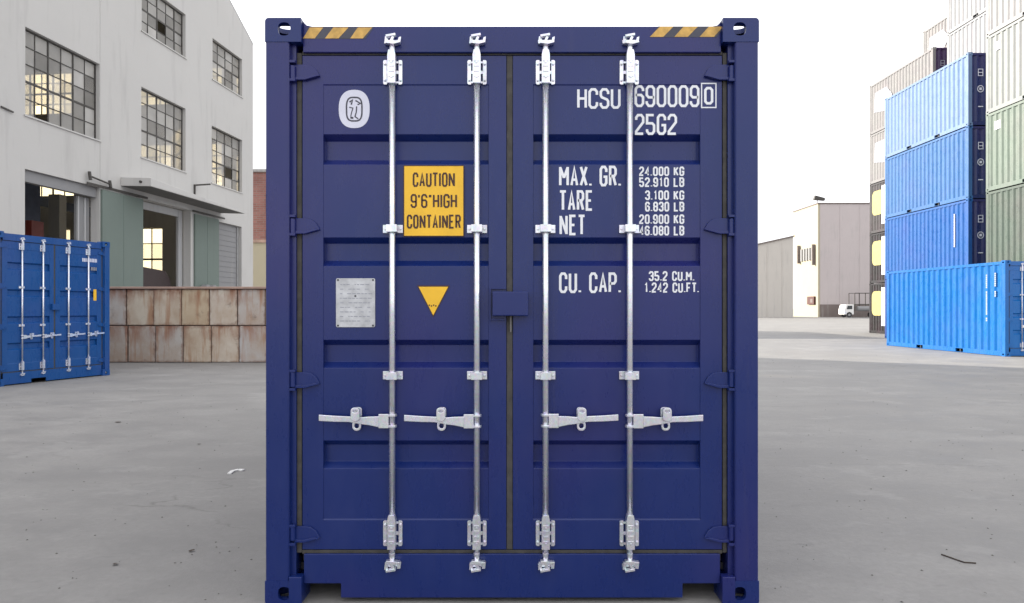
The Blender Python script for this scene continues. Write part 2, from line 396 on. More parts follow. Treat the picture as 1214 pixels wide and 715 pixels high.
# ------------------------------------------------------------------ shipping containers
W2, LEN, HT = 1.219, 6.058, 2.896
D0 = 3.37; PX = 240.4
def P(x, y, d=0.):                    # measured pixel on the door end -> local metres at depth d
    k = (D0 + d) / D0
    return ((x - 606.75) / PX * k, CAMZ + (365 - y) / PX * k)
def rrect(x0, x1, z0, z1, r, corners=(1, 1, 1, 1), n=4):      # rounded outline, corners bl br tr tl
    out = []
    for (cx, cz, a0), on in zip(((x0 + r, z0 + r, 180), (x1 - r, z0 + r, 270), (x1 - r, z1 - r, 0), (x0 + r, z1 - r, 90)), corners):
        if on:
            for i in range(n + 1):
                a = R(a0 + 90 * i / n); out.append((cx + r * math.cos(a), cz + r * math.sin(a)))
        else:
            out.append((x0 if cx < (x0 + x1) / 2 else x1, z0 if cz < (z0 + z1) / 2 else z1))
    return out
def hole_plate(mb, outer, cx, cz, rx, rz, th, conv, n=28):
    """flat plate with an oval hole; outer = (x0,x1,z0,z1,r,corners)"""
    x0, x1, z0, z1, r, cor = outer
    ol = rrect(x0, x1, z0, z1, r, cor, 4)
    def hit(dx, dz):
        best = 9e9
        for i in range(len(ol)):
            (ax, az), (bx, bz) = ol[i], ol[(i + 1) % len(ol)]
            ex, ez = bx - ax, bz - az; den = dx * ez - dz * ex
            if abs(den) < 1e-12: continue
            t = ((ax - cx) * ez - (az - cz) * ex) / den; s = ((ax - cx) * dz - (az - cz) * dx) / den
            if t > 0 and -1e-6 <= s <= 1 + 1e-6: best = min(best, t)
        return (cx + dx * best, cz + dz * best)
    angs = sorted(set([2 * math.pi * i / n for i in range(n)] + [math.atan2(z - cz, x - cx) % (2 * math.pi) for x, z in ol]))
    O = [hit(math.cos(a), math.sin(a)) for a in angs]
    I = [(cx + rx * math.copysign(abs(math.cos(a)) ** .8, math.cos(a)), cz + rz * math.copysign(abs(math.sin(a)) ** .8, math.sin(a))) for a in angs]
    m = len(angs); vs = []
    for ring, yy in ((O, 0), (I, 0), (O, th), (I, th)): vs += [conv(x, yy, z) for x, z in ring]
    fs = []
    for i in range(m):
        j = (i + 1) % m
        fs += [(i, j, m + j, m + i), (2 * m + i, 3 * m + i, 3 * m + j, 2 * m + j), (m + i, m + j, 3 * m + j, 3 * m + i), (i, 2 * m + i, 2 * m + j, j)]
    mb.add(vs, fs)
CW, CH, CL = .178, .118, .162
def casting_mesh():
    """corner casting, outer corner at the origin: body to +x (inwards), +y (inwards), +z (inwards); openings on the three outer faces"""
    mb = MB(); t = .024
    hole_plate(mb, (0, CW, 0, CH, .018, (1, 0, 0, 0)), .095, .055, .031, .033, t, lambda x, y, z: (x, y, z))            # end face
    hole_plate(mb, (t + .0005, CL, .001, CH - .001, .01, (0, 0, 0, 0)), .089, .062, .040, .026, t, lambda x, y, z: (y + .001, x, z))     # side face
    hole_plate(mb, (t + .0015, CW - .001, t + .0005, CL - .001, .01, (0, 0, 0, 0)), .088, .092, .058, .050, t, lambda x, y, z: (x, z, y + .001))  # top / bottom face
    mb.box(t + .002, CW - .001, CL - .012, CL - .0005, t + .002, CH - .001)
    mb.box(CW - .014, CW - .0005, t + .001, CL - .013, t + .002, CH - .001)
    mb.box(t + .002, CW - .015, t + .001, CL - .013, CH - .014, CH - .0005)
    return mb.mesh("corner_casting", 'paint')
CAST = casting_mesh()

def side_panel_mesh():
    mb = MB(); n = 20; y0, y1 = .165, LEN - .165; p = (y1 - y0) / n; xo, xi = W2 - .012, W2 - .048
    prof = [(y0, xo)]
    for i in range(n):
        b = y0 + i * p
        prof += [(b + p * .26, xo), (b + p * .50, xi), (b + p * .76, xi), (b + p * 1., xo)]
    zb, zt = .158, HT - .118
    vs = []
    for y, x in prof: vs += [(x, y, zb), (x, y, zt)]
    mb.add(vs, [(2 * i, 2 * i + 1, 2 * i + 3, 2 * i + 2) for i in range(len(prof) - 1)])
    return mb.mesh("side_panel", 'paint')
def end_panel_mesh():
    mb = MB(); n = 8; x0, x1 = -W2 + .15, W2 - .15; p = (x1 - x0) / n; yo, yi = LEN - .02, LEN - .065
    prof = [(x0, yo)]
    for i in range(n):
        b = x0 + i * p
        prof += [(b + p * .25, yo), (b + p * .5, yi), (b + p * .75, yi), (b + p, yo)]
    vs = []
    for x, y in prof: vs += [(x, y, .16), (x, y, HT - .118)]
    mb.add(vs, [(2 * i, 2 * i + 1, 2 * i + 3, 2 * i + 2) for i in range(len(prof) - 1)])
    return mb.mesh("end_panel", 'paint')
def rail_bottom_mesh():
    # a channel with two forklift pocket openings, at +x side
    mb = MB(); x0, x1 = W2 - .05, W2 - .006; z0, z1 = .012, .158; ya, yb = CL + .001, LEN - CL - .001; c = LEN / 2
    pk = [(c - 1.03 - .18, c - 1.03 + .18), (c + 1.03 - .18, c + 1.03 + .18)]
    ys = [ya, pk[0][0], pk[0][1], pk[1][0], pk[1][1], yb]
    for a, b in ((0, 1), (2, 3), (4, 5)): mb.box(x0, x1, ys[a], ys[b], z0, z1)
    for a, b in pk:
        mb.box(x0, x1, a, b, z1 - .022, z1); mb.box(x0, x1, a, b, z0, z0 + .012)
    return mb.mesh("bottom_rail", 'paint')
SIDE, ENDP, RAILB = side_panel_mesh(), end_panel_mesh(), rail_bottom_mesh()
def boxmesh(name, mat, *a): return MB().box(*a).mesh(name, mat)
RAILT = boxmesh("top_rail", 'paint', W2 - .062, W2 - .004, CL + .001, LEN - CL - .001, HT - .118, HT - .03)
def roof_mesh():
    mb = MB(); n = 22; y0, y1 = .1, LEN - .1; p = (y1 - y0) / n; zo, zi = HT - .032, HT - .052; prof = [(y0, zi)]
    for i in range(n):
        b = y0 + i * p; prof += [(b + p * .2, zi), (b + p * .45, zo), (b + p * .75, zo), (b + p, zi)]
    vs = []
    for y, z in prof: vs += [(-W2 + .062, y, z), (W2 - .062, y, z)]
    mb.add(vs, [(2 * i, 2 * i + 1, 2 * i + 3, 2 * i + 2) for i in range(len(prof) - 1)])
    return mb.mesh("roof_panel", 'paint')
ROOF = roof_mesh()
def floor_mesh():
    mb = MB(); mb.box(-W2 + .06, W2 - .06, .12, LEN - .1, .13, .165)
    for i in range(14): y = .35 + i * .41; mb.box(-W2 + .052, W2 - .052, y, y + .05, .03, .129)
    return mb.mesh("floor_frame", 'dark')
FLOOR = floor_mesh()
POSTR = boxmesh("corner_post", 'paint', W2 - .155, W2 - .003, LEN - .15, LEN - .004, CH, HT - CH)
HEADR = MB().box(-W2 + CW, W2 - CW, LEN - .10, LEN - .010, HT - .118, HT - .025).mesh("end_header", 'paint')
SILLR = MB().box(-W2 + CW, W2 - CW, LEN - .12, LEN - .010, .02, .16).mesh("end_sill", 'paint')

def body_parts(root):
    for sx in (1, -1):
        for sy in (1, -1):
            for sz in (1, -1):
                o = share(CAST, "corner_casting", root, (-sx * W2, 0 if sy > 0 else LEN, 0 if sz > 0 else HT), scale=(sx, sy, sz))
        share(SIDE, "side_panel", root, scale=(sx, 1, 1)); share(RAILB, "bottom_rail", root, scale=(sx, 1, 1)); share(RAILT, "top_rail", root, scale=(sx, 1, 1))
        share(POSTR, "corner_post", root, scale=(sx, 1, 1))
    share(ENDP, "end_panel", root); share(ROOF, "roof_panel", root); share(FLOOR, "floor_frame", root)
    share(HEADR, "end_header", root); share(SILLR, "end_sill", root)

DY = .046                                                         # depth of the door face behind the castings
def door_leaf(root, a, b, pa, pb, mirror=False):
    """door leaf between pixel columns a..b, panel between pa..pb"""
    yf, yp, yr = DY, DY + .004, DY + .042
    X = lambda px: P(px, 0, DY)[0]; Z = lambda py: P(0, py, DY)[1]
    recs = [(159, 195), (281.5, 315.5), (403, 436.5), (522.5, 556)]
    prof = [(100, yf), (101, yp)]
    for t, bt in recs: prof += [(t, yp), (t + 6.5, yr), (bt - 7, yr), (bt, yp)]
    prof += [(615.5, yp), (616.5, yf)]
    zs = [66] + [p[0] for p in prof] + [651.5]
    mb = MB()
    xa, xb, xpa, xpb = X(a), X(b), X(pa), X(pb)
    allp = [(66, yf)] + prof + [(651.5, yf)]
    for i in range(len(allp) - 1):
        (t, y0), (u, y1) = allp[i], allp[i + 1]; z0, z1 = Z(t), Z(u)
        mb.add([(xa, yf, z0), (xpa, yf, z0), (xpa, yf, z1), (xa, yf, z1)], [(0, 1, 2, 3)])
        mb.add([(xpb, yf, z0), (xb, yf, z0), (xb, yf, z1), (xpb, yf, z1)], [(0, 1, 2, 3)])
        mb.add([(xpa, y0, z0), (xpb, y0, z0), (xpb, y1, z1), (xpa, y1, z1)], [(0, 1, 2, 3)])
        if y0 > yf or y1 > yf:
            for xx in (xpa, xpb):
                ps = [(xx, yf, z0), (xx, yf, z1)]
                if y1 > yf: ps.append((xx, y1, z1))
                if y0 > yf: ps.append((xx, y0, z0))
                mb.add(ps, [tuple(range(len(ps)))])
        for xx in (xa, xb): mb.add([(xx, yf, z0), (xx, yf, z1), (xx, yf + .05, z1), (xx, yf + .05, z0)], [(0, 1, 2, 3)])
    for zz in (Z(66), Z(651.5)):
        xs = [xa, xpa, xpb, xb]
        for k in range(3): mb.add([(xs[k], yf, zz), (xs[k + 1], yf, zz), (xs[k + 1], yf + .05, zz), (xs[k], yf + .05, zz)], [(0, 1, 2, 3)])
    return mb.build("door", 'paint', root, bevel=.0035, merge=True)

def rod_set(root, px, side, detail, lx=None):
    """one locking bar: tube + bearings, guides, cams, keepers, handle, handle catch. side=-1: handle points left"""
    x = P(px, 0)[0] if lx is None else lx
    s = 1 / PX; z = lambda py: P(0, py)[1]
    yr = .020
    rod = MB().tube((x, yr, z(60)), (x, yr, z(660)), .0150, 20).build("locking_bar", 'galv', root, smooth=True)
    def sub(mb, name, bev=.002): return mb.build(name, 'galv', rod, bevel=bev if detail else 0)
    for py in (270.5, 446):                                         # slim guides
        mb = MB().box(x - 12 * s, x + 12 * s, DY - .008, DY - .0005, z(py + 5), z(py - 5))
        mb.box(x - 6.5 * s, x + 6.5 * s, -.005, DY - .008, z(py + 4.5), z(py - 4.5))
        if detail:
            for dx in (-9, 9): mb.tube((x + dx * s, DY - .014, z(py)), (x + dx * s, DY - .008, z(py)), .0065, 6)
        sub(mb, "guide_bracket")
    for (a, b) in ((68, 97.5), (620, 650.5)):                       # bearing brackets top and bottom
        mb = MB()
        for q0, q1, cn in ((-11.5, -7, (1, 0, 0, 1)), (7, 11.5, (0, 1, 1, 0))):
            mb.prism(rrect(x + q0 * s, x + q1 * s, z(b), z(a), .008, cn), DY - .011, DY - .0005)
        for p0, p1 in ((a + 1.5, a + 4), ((a + b) / 2 - 2, (a + b) / 2 + 2), (b - 4, b - 1.5)):
            mb.box(x - 6.95 * s, x + 6.95 * s, DY - .0095, DY - .001, z(p1), z(p0))
        mb.prism([(x - 4.8 * s, z(b + 1)), (x + 4.8 * s, z(b + 1)), (x + 4.8 * s, z(a - 3)), (x + 3.6 * s, z(a - 9)), (x - 3.6 * s, z(a - 9)), (x - 4.8 * s, z(a - 3))], -.007, DY - .0095)
        for q_ in range(4): mb.box(x - 3.2 * s, x + 3.2 * s, -.0095, -.0072, z(a + 5 + q_ * 6.2), z(a + 2.5 + q_ * 6.2))
        if detail:
            for dx in (-9.2, 9.2):
                pass
                for py in (a + 5, b - 5):
                    mb.tube((x + dx * s, DY - .018, z(py)), (x + dx * s, DY - .0112, z(py)), .0072, 6)
                    mb.tube((x + dx * s, DY - .021, z(py)), (x + dx * s, DY - .018, z(py)), .0045, 8)
            for py in ((a + 6, b - 6)): mb.tube((x, -.010, z(py)), (x, -.007, z(py)), .006, 8)
        sub(mb, "bearing_bracket")
    if detail:
        tops = ((1, 42, 50, 60), (-1, 676, 667, 657))
    else: tops = ((1, 42, 50, 60), (-1, 676, 667, 657))
    for sg, far, near, root_py in tops:                             # cams and keepers at both ends
        mb = MB()
        mb.tube((x, yr - .002, z(root_py)), (x, yr - .002, z(near)), .0165, 10, .011)
        mb.prism([(x - 7 * s, z(near + 1.6)), (x + 3 * s, z(near + 2.6)), (x + 10 * s, z(near + .8)), (x + 10 * s, z(near - 1)), (x - 6 * s, z(near - 2.4))], yr - .028, yr + .004)
        mb.bar((x - 1 * s, yr - .02, z(near)), (x + 2 * s, yr - .02, z(far + sg * 1.5)), .013, .013, (0, 1, 0))
        mb.bar((x - 6.5 * s, yr - .016, z(far + 1)), (x + 5 * s, yr - .016, z(far - 1)), .012, .026, (0, 1, 0))
        sub(mb, "cam", .0015)
        kb = MB()
        kb.prism([(x - 9 * s, z((far + near) / 2 + 5)), (x - 5 * s, z((far + near) / 2 + 5)), (x - 4.4 * s, z((far + near) / 2 - 3)), (x - 8 * s, z((far + near) / 2 - 4))], .006, .0295)
        kb.prism([(x + 6 * s, z((far + near) / 2 + 4)), (x + 10 * s, z((far + near) / 2 + 4)), (x + 11 * s, z((far + near) / 2 - 4)), (x + 8 * s, z((far + near) / 2 - 3))], .010, .0295)
        kb.box(x - 9 * s, x + 10 * s, .0225, .0295, z((far + near) / 2 + 3), z((far + near) / 2 - 1))
        o = sub(kb, "cam_keeper", .0015)
    # handle
    d = side
    hb = MB()
    hb.box(*sorted((x + d * 3.5 * s, x + d * 15.5 * s)), -.001, .012, z(507.5), z(490.5))
    for py in (492.5, 505.5): hb.tube((x, yr, z(py + 1.6)), (x, yr, z(py - 1.6)), .024, 16)
    pl = [(15, 499.5, 6.5), (26, 498.5, 5.2), (36, 498.3, 4.2), (50, 496.5, 3.4), (66, 496, 3.6), (86, 494.8, 3.8)]
    pts = [(x + d * q * s, z(py - h)) for q, py, h in pl] + [(x + d * q * s, z(py + h)) for q, py, h in pl[::-1]]
    hb.prism(pts, -.006, .007)
    ho = hb.build("handle", 'galv', rod, bevel=.003 if detail else 0)
    cx = x + d * (42 if d < 0 else 42.5) * s
    cb = MB()
    cb.prism(rrect(cx - 5 * s, cx + 5 * s, z(500), z(484), .014), DY - .012, DY - .0005)
    hole_plate(cb, (cx - 5.2 * s, cx + 5.2 * s, z(499), z(482.5), .018, (1, 1, 1, 1)), cx, z(487.2), .011, .0055, .014, lambda x_, y_, z_: (x_, -.024 + y_, z_), 16)
    cb.box(cx - 3 * s, cx + 3 * s, -.0095, DY - .0125, z(494.4), z(490.5))
    hole_plate(cb, (cx - 5.3 * s, cx + 5.3 * s, z(511.5), z(499.5), .020, (1, 1, 1, 1)), cx, z(505.6), .011, .012, .018, lambda x_, y_, z_: (x_, DY - .034 + y_, z_), 16)
    
    cb.build("handle_catch", 'galv', rod, bevel=.0025 if detail else 0)
    return rod

def door_end(root, rods, detail, pockets):
    Zp = lambda py, d=0: P(0, py, d)[1]
    # posts
    for sx in (1, -1):
        m = lambda px: (P(px, 0)[0] if sx > 0 else -P(px, 0)[0])
        mb = MB(); x0, x1, x2 = -W2 + .003, P(342, 0)[0], P(351, 0, .04)[0]
        pts = [(x0 + .004, .003), (x1 - .006, .003), (x1, .009), (x1, .038), (x2, .038), (x2, .15), (x0, .15), (x0, .007)]
        vs = [(sx * x, y, zz) for zz in (CH, HT - CH) for x, y in pts]; n = len(pts)
        mb.add(vs, [tuple(range(n)), tuple(range(2 * n - 1, n - 1, -1))] + [(i, (i + 1) % n, (i + 1) % n + n, i + n) for i in range(n)])
        mb.build("corner_post", 'paint', root)
        # inner guard block by the bottom casting
        a, b = sorted((sx * (-W2 + CW - .060), sx * (-W2 + CW + .004)))
        MB().box(a, b, -.004, .05, .004, .138).build("corner_guard", 'paint', root, bevel=.004 if detail else 0)
    # header
    xa = -W2 + CW + .0005; zt = HT - .030; zb = Zp(62, .03)
    pts = [(xa, zb), (xa, HT - .004), (xa + .006, HT - .012), (xa + .018, HT - .024), (xa + .045, zt), (-xa - .045, zt), (-xa - .018, HT - .024), (-xa - .006, HT - .012), (-xa, HT - .004), (-xa, zb)]
    MB().prism(pts, .030, .12).build("door_header", 'paint', root, bevel=.004 if detail else 0)
    MB().box(P(352, 0)[0], -P(352, 0)[0], .098, .12, Zp(668, .058), zb + .01).build("gasket_backing", 'rubber', root)
    # sill
    zt, zb = Zp(657, .03), .022
    xa = -W2 + CW + .005
    out = [(xa, zt)]
    for (a, b) in pockets:
        out += [(a, zb) if a > xa + .01 else (xa, .093), (a, .093), (b, .093), (b, zb)] if b < -xa - .01 else [(a, zb), (a, .093), (-xa, .093)]
    # clean duplicate points
    if pockets[-1][1] < -xa - .01: out.append((-xa, zb))
    if pockets[0][0] > xa + .01: out.insert(1, (xa, zb))
    out.append((-xa, zt))
    cl = []
    for q in out:
        if not cl or (abs(cl[-1][0] - q[0]) > 1e-5 or abs(cl[-1][1] - q[1]) > 1e-5): cl.append(q)
    MB().prism(cl, .030, .045).build("door_sill", 'paint', root, bevel=.003 if detail else 0)
    MB().box(xa + .02, -xa - .02, .1, .12, .095, zt).build("sill_web", 'dark', root)
    # gaskets round the leaves
    gk = [(351.5, 357.6, 62.5, 655.5), (856.5, 861.6, 62.5, 655.5), (600.2, 607.6, 66, 651.5)]
    for a, b, c, d in gk:
        x0, z1 = P(a, c, .05); x1, z0 = P(b, d, .05)
        MB().box(x0, x1, .050, .0575, z0, z1).build("gasket", 'rubber', root, bevel=.003 if detail else 0)
    for c, d in ((61.0, 65.5), (652, 656.5)):
        x0, z1 = P(358, c, .05); x1, z0 = P(856, d, .05)
        MB().box(x0, x1, .048, .0575, z0, z1).build("gasket", 'rubber', root, bevel=.002 if detail else 0)
    dl = door_leaf(root, 358.2, 600, 383, 579)
    dr = door_leaf(root, 607.8, 855.8, 632, 830)
    # hinges
    for door, mir in ((dl, 0), (dr, 1)):
        for cy in (85, 267.5, 450.5, 633.5):
            q = lambda px, py: ((P(px, 0, .03)[0] if not mir else -P(px, 0, .03)[0]), Zp(cy + py, .03))
            mb = MB()
            mb.prism([q(348.5, -9), (q(361, -9)), q(368, -8), q(374, -3.5), q(378.5, 4.5), q(372, 7), q(361, 9.5), q(348.5, 9.5)], .034, DY + .002)
            mb.prism([q(349, 6), q(360, 6.5), q(373, 3.5), q(378, 5), q(361, 9.8), q(349, 9.8)], .026, .036)
            mb.tube((q(347, 0)[0], .026, Zp(cy + 9)), (q(347, 0)[0], .026, Zp(cy - 9)), .014, 14)
            mb.build("hinge", 'paint', door, bevel=.0025 if detail else 0)
            for t, b in ((-12.5, -9.3), (9.3, 12.5)):
                p0 = q(340.5, b); p1 = q(351, t); xs = sorted((p0[0], p1[0]))
                MB().box(xs[0], xs[1], .010, .039, p0[1], p1[1]).build("hinge_lug", 'paint', door, bevel=.002 if detail else 0)
    for x, sd_ in rods: rod_set(root, 0, sd_, detail, lx=x)
    # lock box across the leaves
    x0, z1 = P(583.5, 345.5, -.01); x1, z0 = P(626, 374.5, -.01)
    MB().box(x0, x1, -.012, DY, z0, z1).build("lock_box", 'paint', root, bevel=.005 if detail else 0)
    if detail:
        a, zc = P(580, 341, .04); b, zd = P(600, 380, .04)
        mb = MB().box(a, a + .008, .030, DY, zd, zc); mb.box(a + .008, b, .030, DY, zc - .008, zc); mb.box(a + .008, b, .034, DY, zd, zd + .008)
        mb.build("lock_box_shroud", 'paint', root, bevel=.001)
        a, zc = P(604.3, 375); b, zd = P(606.2, 394)
        MB().box(a, b, .03, .05, zd, zc).build("lock_pin", 'soffit', root)

NAVY = (.0065, .0205, .128)
main = empty("shipping_container", (0, D0, 0), 0, "large navy blue container facing the camera with caution sign and white payload lettering", "shipping container")
body_parts(main)
rods_main = [(P(463.8, 0)[0], -1), (P(564.8, 0)[0], -1), (P(646.8, 0)[0], 1), (P(747.3, 0)[0], 1)]
pk = [(-W2 + CW + .005, P(402, 0)[0]), (P(811, 0)[0], W2 - CW - .005)]
door_end(main, rods_main, True, pk)
# markings
def line(parent, txt, x0, x1, yt, yb, wd=.0125, mat='white', d=DY - .002, gap=.55, name="lettering"):
    a, zt = P(x0, yt, d); b, zb = P(x1, yb, d)
    return text_mb(txt, a, b, zb, zt, d, wd, gap).build(name, mat, parent)
DP = DY + .004 - .0015
line(main, "HCSU", 684, 735.5, 104.5, 129, .0125, d=DP)
line(main, "690009", 752, 829, 101, 127, .0125, d=DP, gap=.5)
line(main, "0", 834.5, 845.5, 103, 124, .0125, d=DY - .0015)
a, zt = P(831.5, 99, DY); b, zb = P(848.5, 127.5, DY)
bx = MB(); stroke(bx, [(a, zb), (b, zb), (b, zt), (a, zt)], .006, True, DY - .0012, lambda x, y, z: (x, y, z)); bx.build("check_digit_box", 'white', main)
line(main, "25G2", 752.5, 802.5, 135, 160, .0125, d=DP - .002)
line(main, "MAX. GR.", 662.5, 736, 196.5, 221, .0125, d=DP)
line(main, "TARE", 663, 703, 225.5, 250, .0125, d=DP)
line(main, "NET", 663, 693.5, 254.5, 279, .0125, d=DP)
line(main, "CU. CAP.", 662.5, 736, 323, 347.5, .0125, d=DP)
SM = [("24.000 KG", 757.5, 811, 197.5, 208.7), ("52.910 LB", 757.5, 811, 210.3, 221.7), ("3.100 KG", 764.5, 811, 225.8, 237.2), ("6.830 LB", 764.5, 811, 239.2, 250.8),
      ("20.900 KG", 757.5, 811, 254.2, 265.6), ("46.080 LB", 757.5, 811, 267.6, 279.2), ("35.2 CU.M.", 769, 823, 321.5, 333.2), ("1.242 CU.FT.", 763.5, 828.5, 335, 347)]
for t_, x0, x1, y0, y1 in SM: line(main, t_, x0, x1, y0, y1, .0082, d=DP, gap=.45)
# caution sign
a, zt = P(478.5, 196.5, DY - .006); b, zb = P(549.5, 280, DY - .006)
cs = MB().box(a, b, DY - .007, DY - .001, zb, zt).build("caution_sign", 'yellow', main)
for t_, x0, x1, y0, y1 in (("CAUTION", 489, 539, 204.5, 221.5), ("9'6\"HIGH", 486.5, 541.5, 230, 246.5), ("CONTAINER", 482, 546, 254.5, 271)):
    line(cs, t_, x0, x1, y0, y1, .0088, 'black', DY - .0082)
fr = MB(); stroke(fr, [(a, zb), (b, zb), (b, zt), (a, zt)], .004, True, DY - .0078, lambda x, y, z: (x, y, z)); fr.build("sign_edge", 'black', cs)
# warning triangle
tri = MB().prism([P(494, 338.5, DY), P(533, 338.5, DY), P(513.3, 376, DY)], DY + .001, DY + .003).build("warning_triangle", 'black', main)
MB().prism([P(496, 340, DY), P(531, 340, DY), P(513.3, 373.8, DY)], DY - .0005, DY + .0008).build("triangle_face", 'yellow', tri)
mb = MB()
for i in range(4):
    x0, z0 = P(508 + i * 2.6, 361 + (i % 2) * .8, DY); mb.box(x0, x0 + .006, DY - .001, DY - .0006, z0 - .008, z0)
mb.build("triangle_print", 'black', tri)
# safety approval plate
a, zt = P(398, 330, DY); b, zb = P(444.5, 388, DY)
pl = MB().prism(rrect(a, b, zb, zt, .008), DY - .001, DY + .003).build("data_plate", 'aluminium', main, bevel=.001)
mb = MB()
for px, py in ((400.5, 332), (442, 332), (400.5, 386), (442, 386), (421, 351)):
    q = P(px, py, DY); mb.tube((q[0], DY - .0035, q[1]), (q[0], DY - .001, q[1]), .0048, 8)
mb.build("rivet", 'dark', pl)
mb = MB(); random.seed(3)
for k in range(9):
    q = P(403, 337 + k * 5.4, DY); x = q[0]
    while x < b - .03:
        l = random.uniform(.006, .022); mb.box(x, x + l, DY - .0016, DY - .0012, q[1] - .0035, q[1]); x += l + .005 + (.02 if random.random() < .2 else 0)
mb.build("plate_print", 'logo_mid', pl)
# oval emblem
def oval(cx, cy, rx, rz, e, n=40):
    x, z = P(cx, cy, DY); s = 1 / PX
    return [(x + rx * s * math.copysign(abs(math.cos(t)) ** e, math.cos(t)), z + rz * s * math.copysign(abs(math.sin(t)) ** e, math.sin(t))) for t in [2 * math.pi * i / n for i in range(n)]]
em = MB().prism(oval(419.5, 129, 18.6, 23, .82), DY + .0020, DY + .0035).build("emblem", 'logo_white', main)
ring = oval(419.6, 129.3, 9.3, 14.2, .62); mb = MB(); stroke(mb, ring, .0075, True, DY + .0012, lambda x, y, z: (x, y, z)); mb.build("emblem_ring", 'logo_dark', em)
mb = MB(); cv = lambda x, y, z: (x, y, z)
for pts, wd in (([(414, 121), (417.5, 118.5), (416, 124)], .008), ([(421, 119), (427, 122.5), (423.5, 124)], .007), ([(413.5, 127), (418, 128), (416, 135), (415.5, 138)], .005),
                ([(422.5, 126), (422, 133), (420.5, 138), (424.5, 141)], .006), ([(415, 139), (418.5, 140)], .010)):
    stroke(mb, [P(*p, DY) for p in pts], wd, False, DY + .0014 - len(mb.v) * .00001, cv)
mb.build("emblem_print", 'logo_dark', em)
# hazard tape on the header
DHD = .030
for seg in (((359, 373, 367, 383), (385, 401, 395, 413), (415, 430, 424, 441)), ((770, 786, 782, 798), (799, 815, 810, 827), (829, 846, 840, 857))):
    left = seg[0][0] < 500; yb_, yt_ = (46.5, 32) if left else (43.5, 29.5)
    yb_, yt_ = 46.0, 32.4
    if not left: yb_, yt_ = 44.2, 31.4
    q = lambda px, py: P(px, py, DHD)
    a0 = seg[0][0]; e0 = seg[-1][3]
    tp = MB().prism([q(a0 + 1, yb_), q(seg[-1][1] + 3, yb_), q(e0 + 2, yt_), q(seg[0][2] - 2, yt_)], DHD - .0012, DHD - .0002).build("hazard_tape", 'tape_black', main)
    for b0, b1, t0, t1 in seg:
        MB().prism([q(b0, yb_ - .3), q(b1, yb_ - .3), q(t1, yt_ + .3), q(t0, yt_ + .3)], DHD - .0022, DHD - .0014).build("hazard_stripe", 'tape_yellow', tp)
setcol(main, NAVY); vary_handles(main, 4)

# the smaller ones: same body, own rod spacing
left_face_near = Vector((-9.54, 12.57)); left_face_far = Vector((-8.76, 14.9))
fc = (left_face_near + left_face_far) / 2; dv = (left_face_far - left_face_near).normalized()
left = empty("shipping_container", (fc.x, fc.y, 0), math.atan2(dv.y, dv.x), "bright blue container with four white locking bars beside the rusty block wall", "shipping container")
body_parts(left)
door_end(left, [(-.683, 1), (-.268, 1), (.27, 1), (.72, 1)], False, [(-.50, -.20)])
BLUE = (.006, .072, .26)
for (a, b, zt, h, m_) in ((.60, 1.00, 2.51, .075, 'logo_white'), (.80, .93, 2.33, .07, 'logo_mid')):
    mb = MB(); x = a
    while x < b - .02: mb.box(x, x + .026, DY + .0015, DY + .0035, zt - h, zt); x += .036
    mb.build("number_marking", m_, left)
MB().box(.86, .93, DY + .001, DY + .0035, 1.62, 1.86).build("yellow_label", 'yellow', left)
setcol(left, BLUE)
for ch in left.children:
    if ch.name.startswith("locking_bar"):
        pass

skips = ("number_marking", "yellow_label")
ra = copy_tree(left, None, skips)
ra.location = (14.8 + W2 * math.cos(R(2.3)), 20.5 + W2 * math.sin(R(2.3)), 0); ra.rotation_euler = (0, 0, R(2.3))
ra["label"] = "bright blue container standing alone on the ground in front of the tall stacks"
setcol(ra, (.002, .125, .40))
def blocks(parent, x, y, zt, zb, wd, sgn=-1, mat='white'):
    mb = MB(); z = zt; y0, y1 = y - wd / 2, y + wd / 2
    while z - .05 > zb:
        mb.box(*sorted((x, x + sgn * .002)), y0, y1, z - .05, z); z -= .062
    return mb.build("number_marking", mat, parent)
for y, zt, zb in ((.78, 2.50, 2.05), (.78, 1.98, 1.22), (.78, 1.16, 1.02), (.42, 2.54, 2.06), (.42, 1.98, 1.76)): blocks(ra, -W2 + .0115, y, zt, zb, .06, mat='print_pale')
MB().box(.55, .75, DY - .003, DY - .0005, 1.70, 2.00).build("green_sticker", 'teal', ra)

# plain body used in the stacks, blank end towards the camera
plain = empty("shipping_container", (0, 0, 0)); body_parts(plain)
MB().box(-W2 + CW, W2 - CW, .03, .1, HT - .13, HT - .028).build("door_header", 'paint', plain)
MB().box(-W2 + .155, W2 - .155, .045, .1, .14, HT - .131).build("door", 'paint', plain)
MB().box(-W2 + CW, W2 - CW, .03, .1, .02, .139).build("door_sill", 'paint', plain)
for sx in (1, -1): share(boxmesh("corner_post", 'paint', W2 - .155, W2 - .003, .004, .15, CH, HT - CH), "corner_post", plain, scale=(sx, 1, 1))
first = [plain]
def stack(xs, zfar, levels, group, rz=0.):
    """xs = world X of the side that faces the yard, zfar = its far end; levels = [(colour, label)...] from the ground up"""
    out = []
    for i, (col, lab) in enumerate(levels):
        o = first.pop() if first else copy_tree(plain, None, ("end_mark", "side_mark"))
        jx = random.uniform(-.02, .02)
        o.location = (xs + W2 + jx, zfar + jx, i * HT + .001 * i); o.rotation_euler = (0, 0, math.pi + rz)
        tag(o, lab, "shipping container", group); setcol(o, col); out.append(o)
    return out
def place(o, mb, name, mat): return mb.build(name, mat, o)
G = (.085, .112, .09); WH = (.25, .255, .26)
random.seed(11)
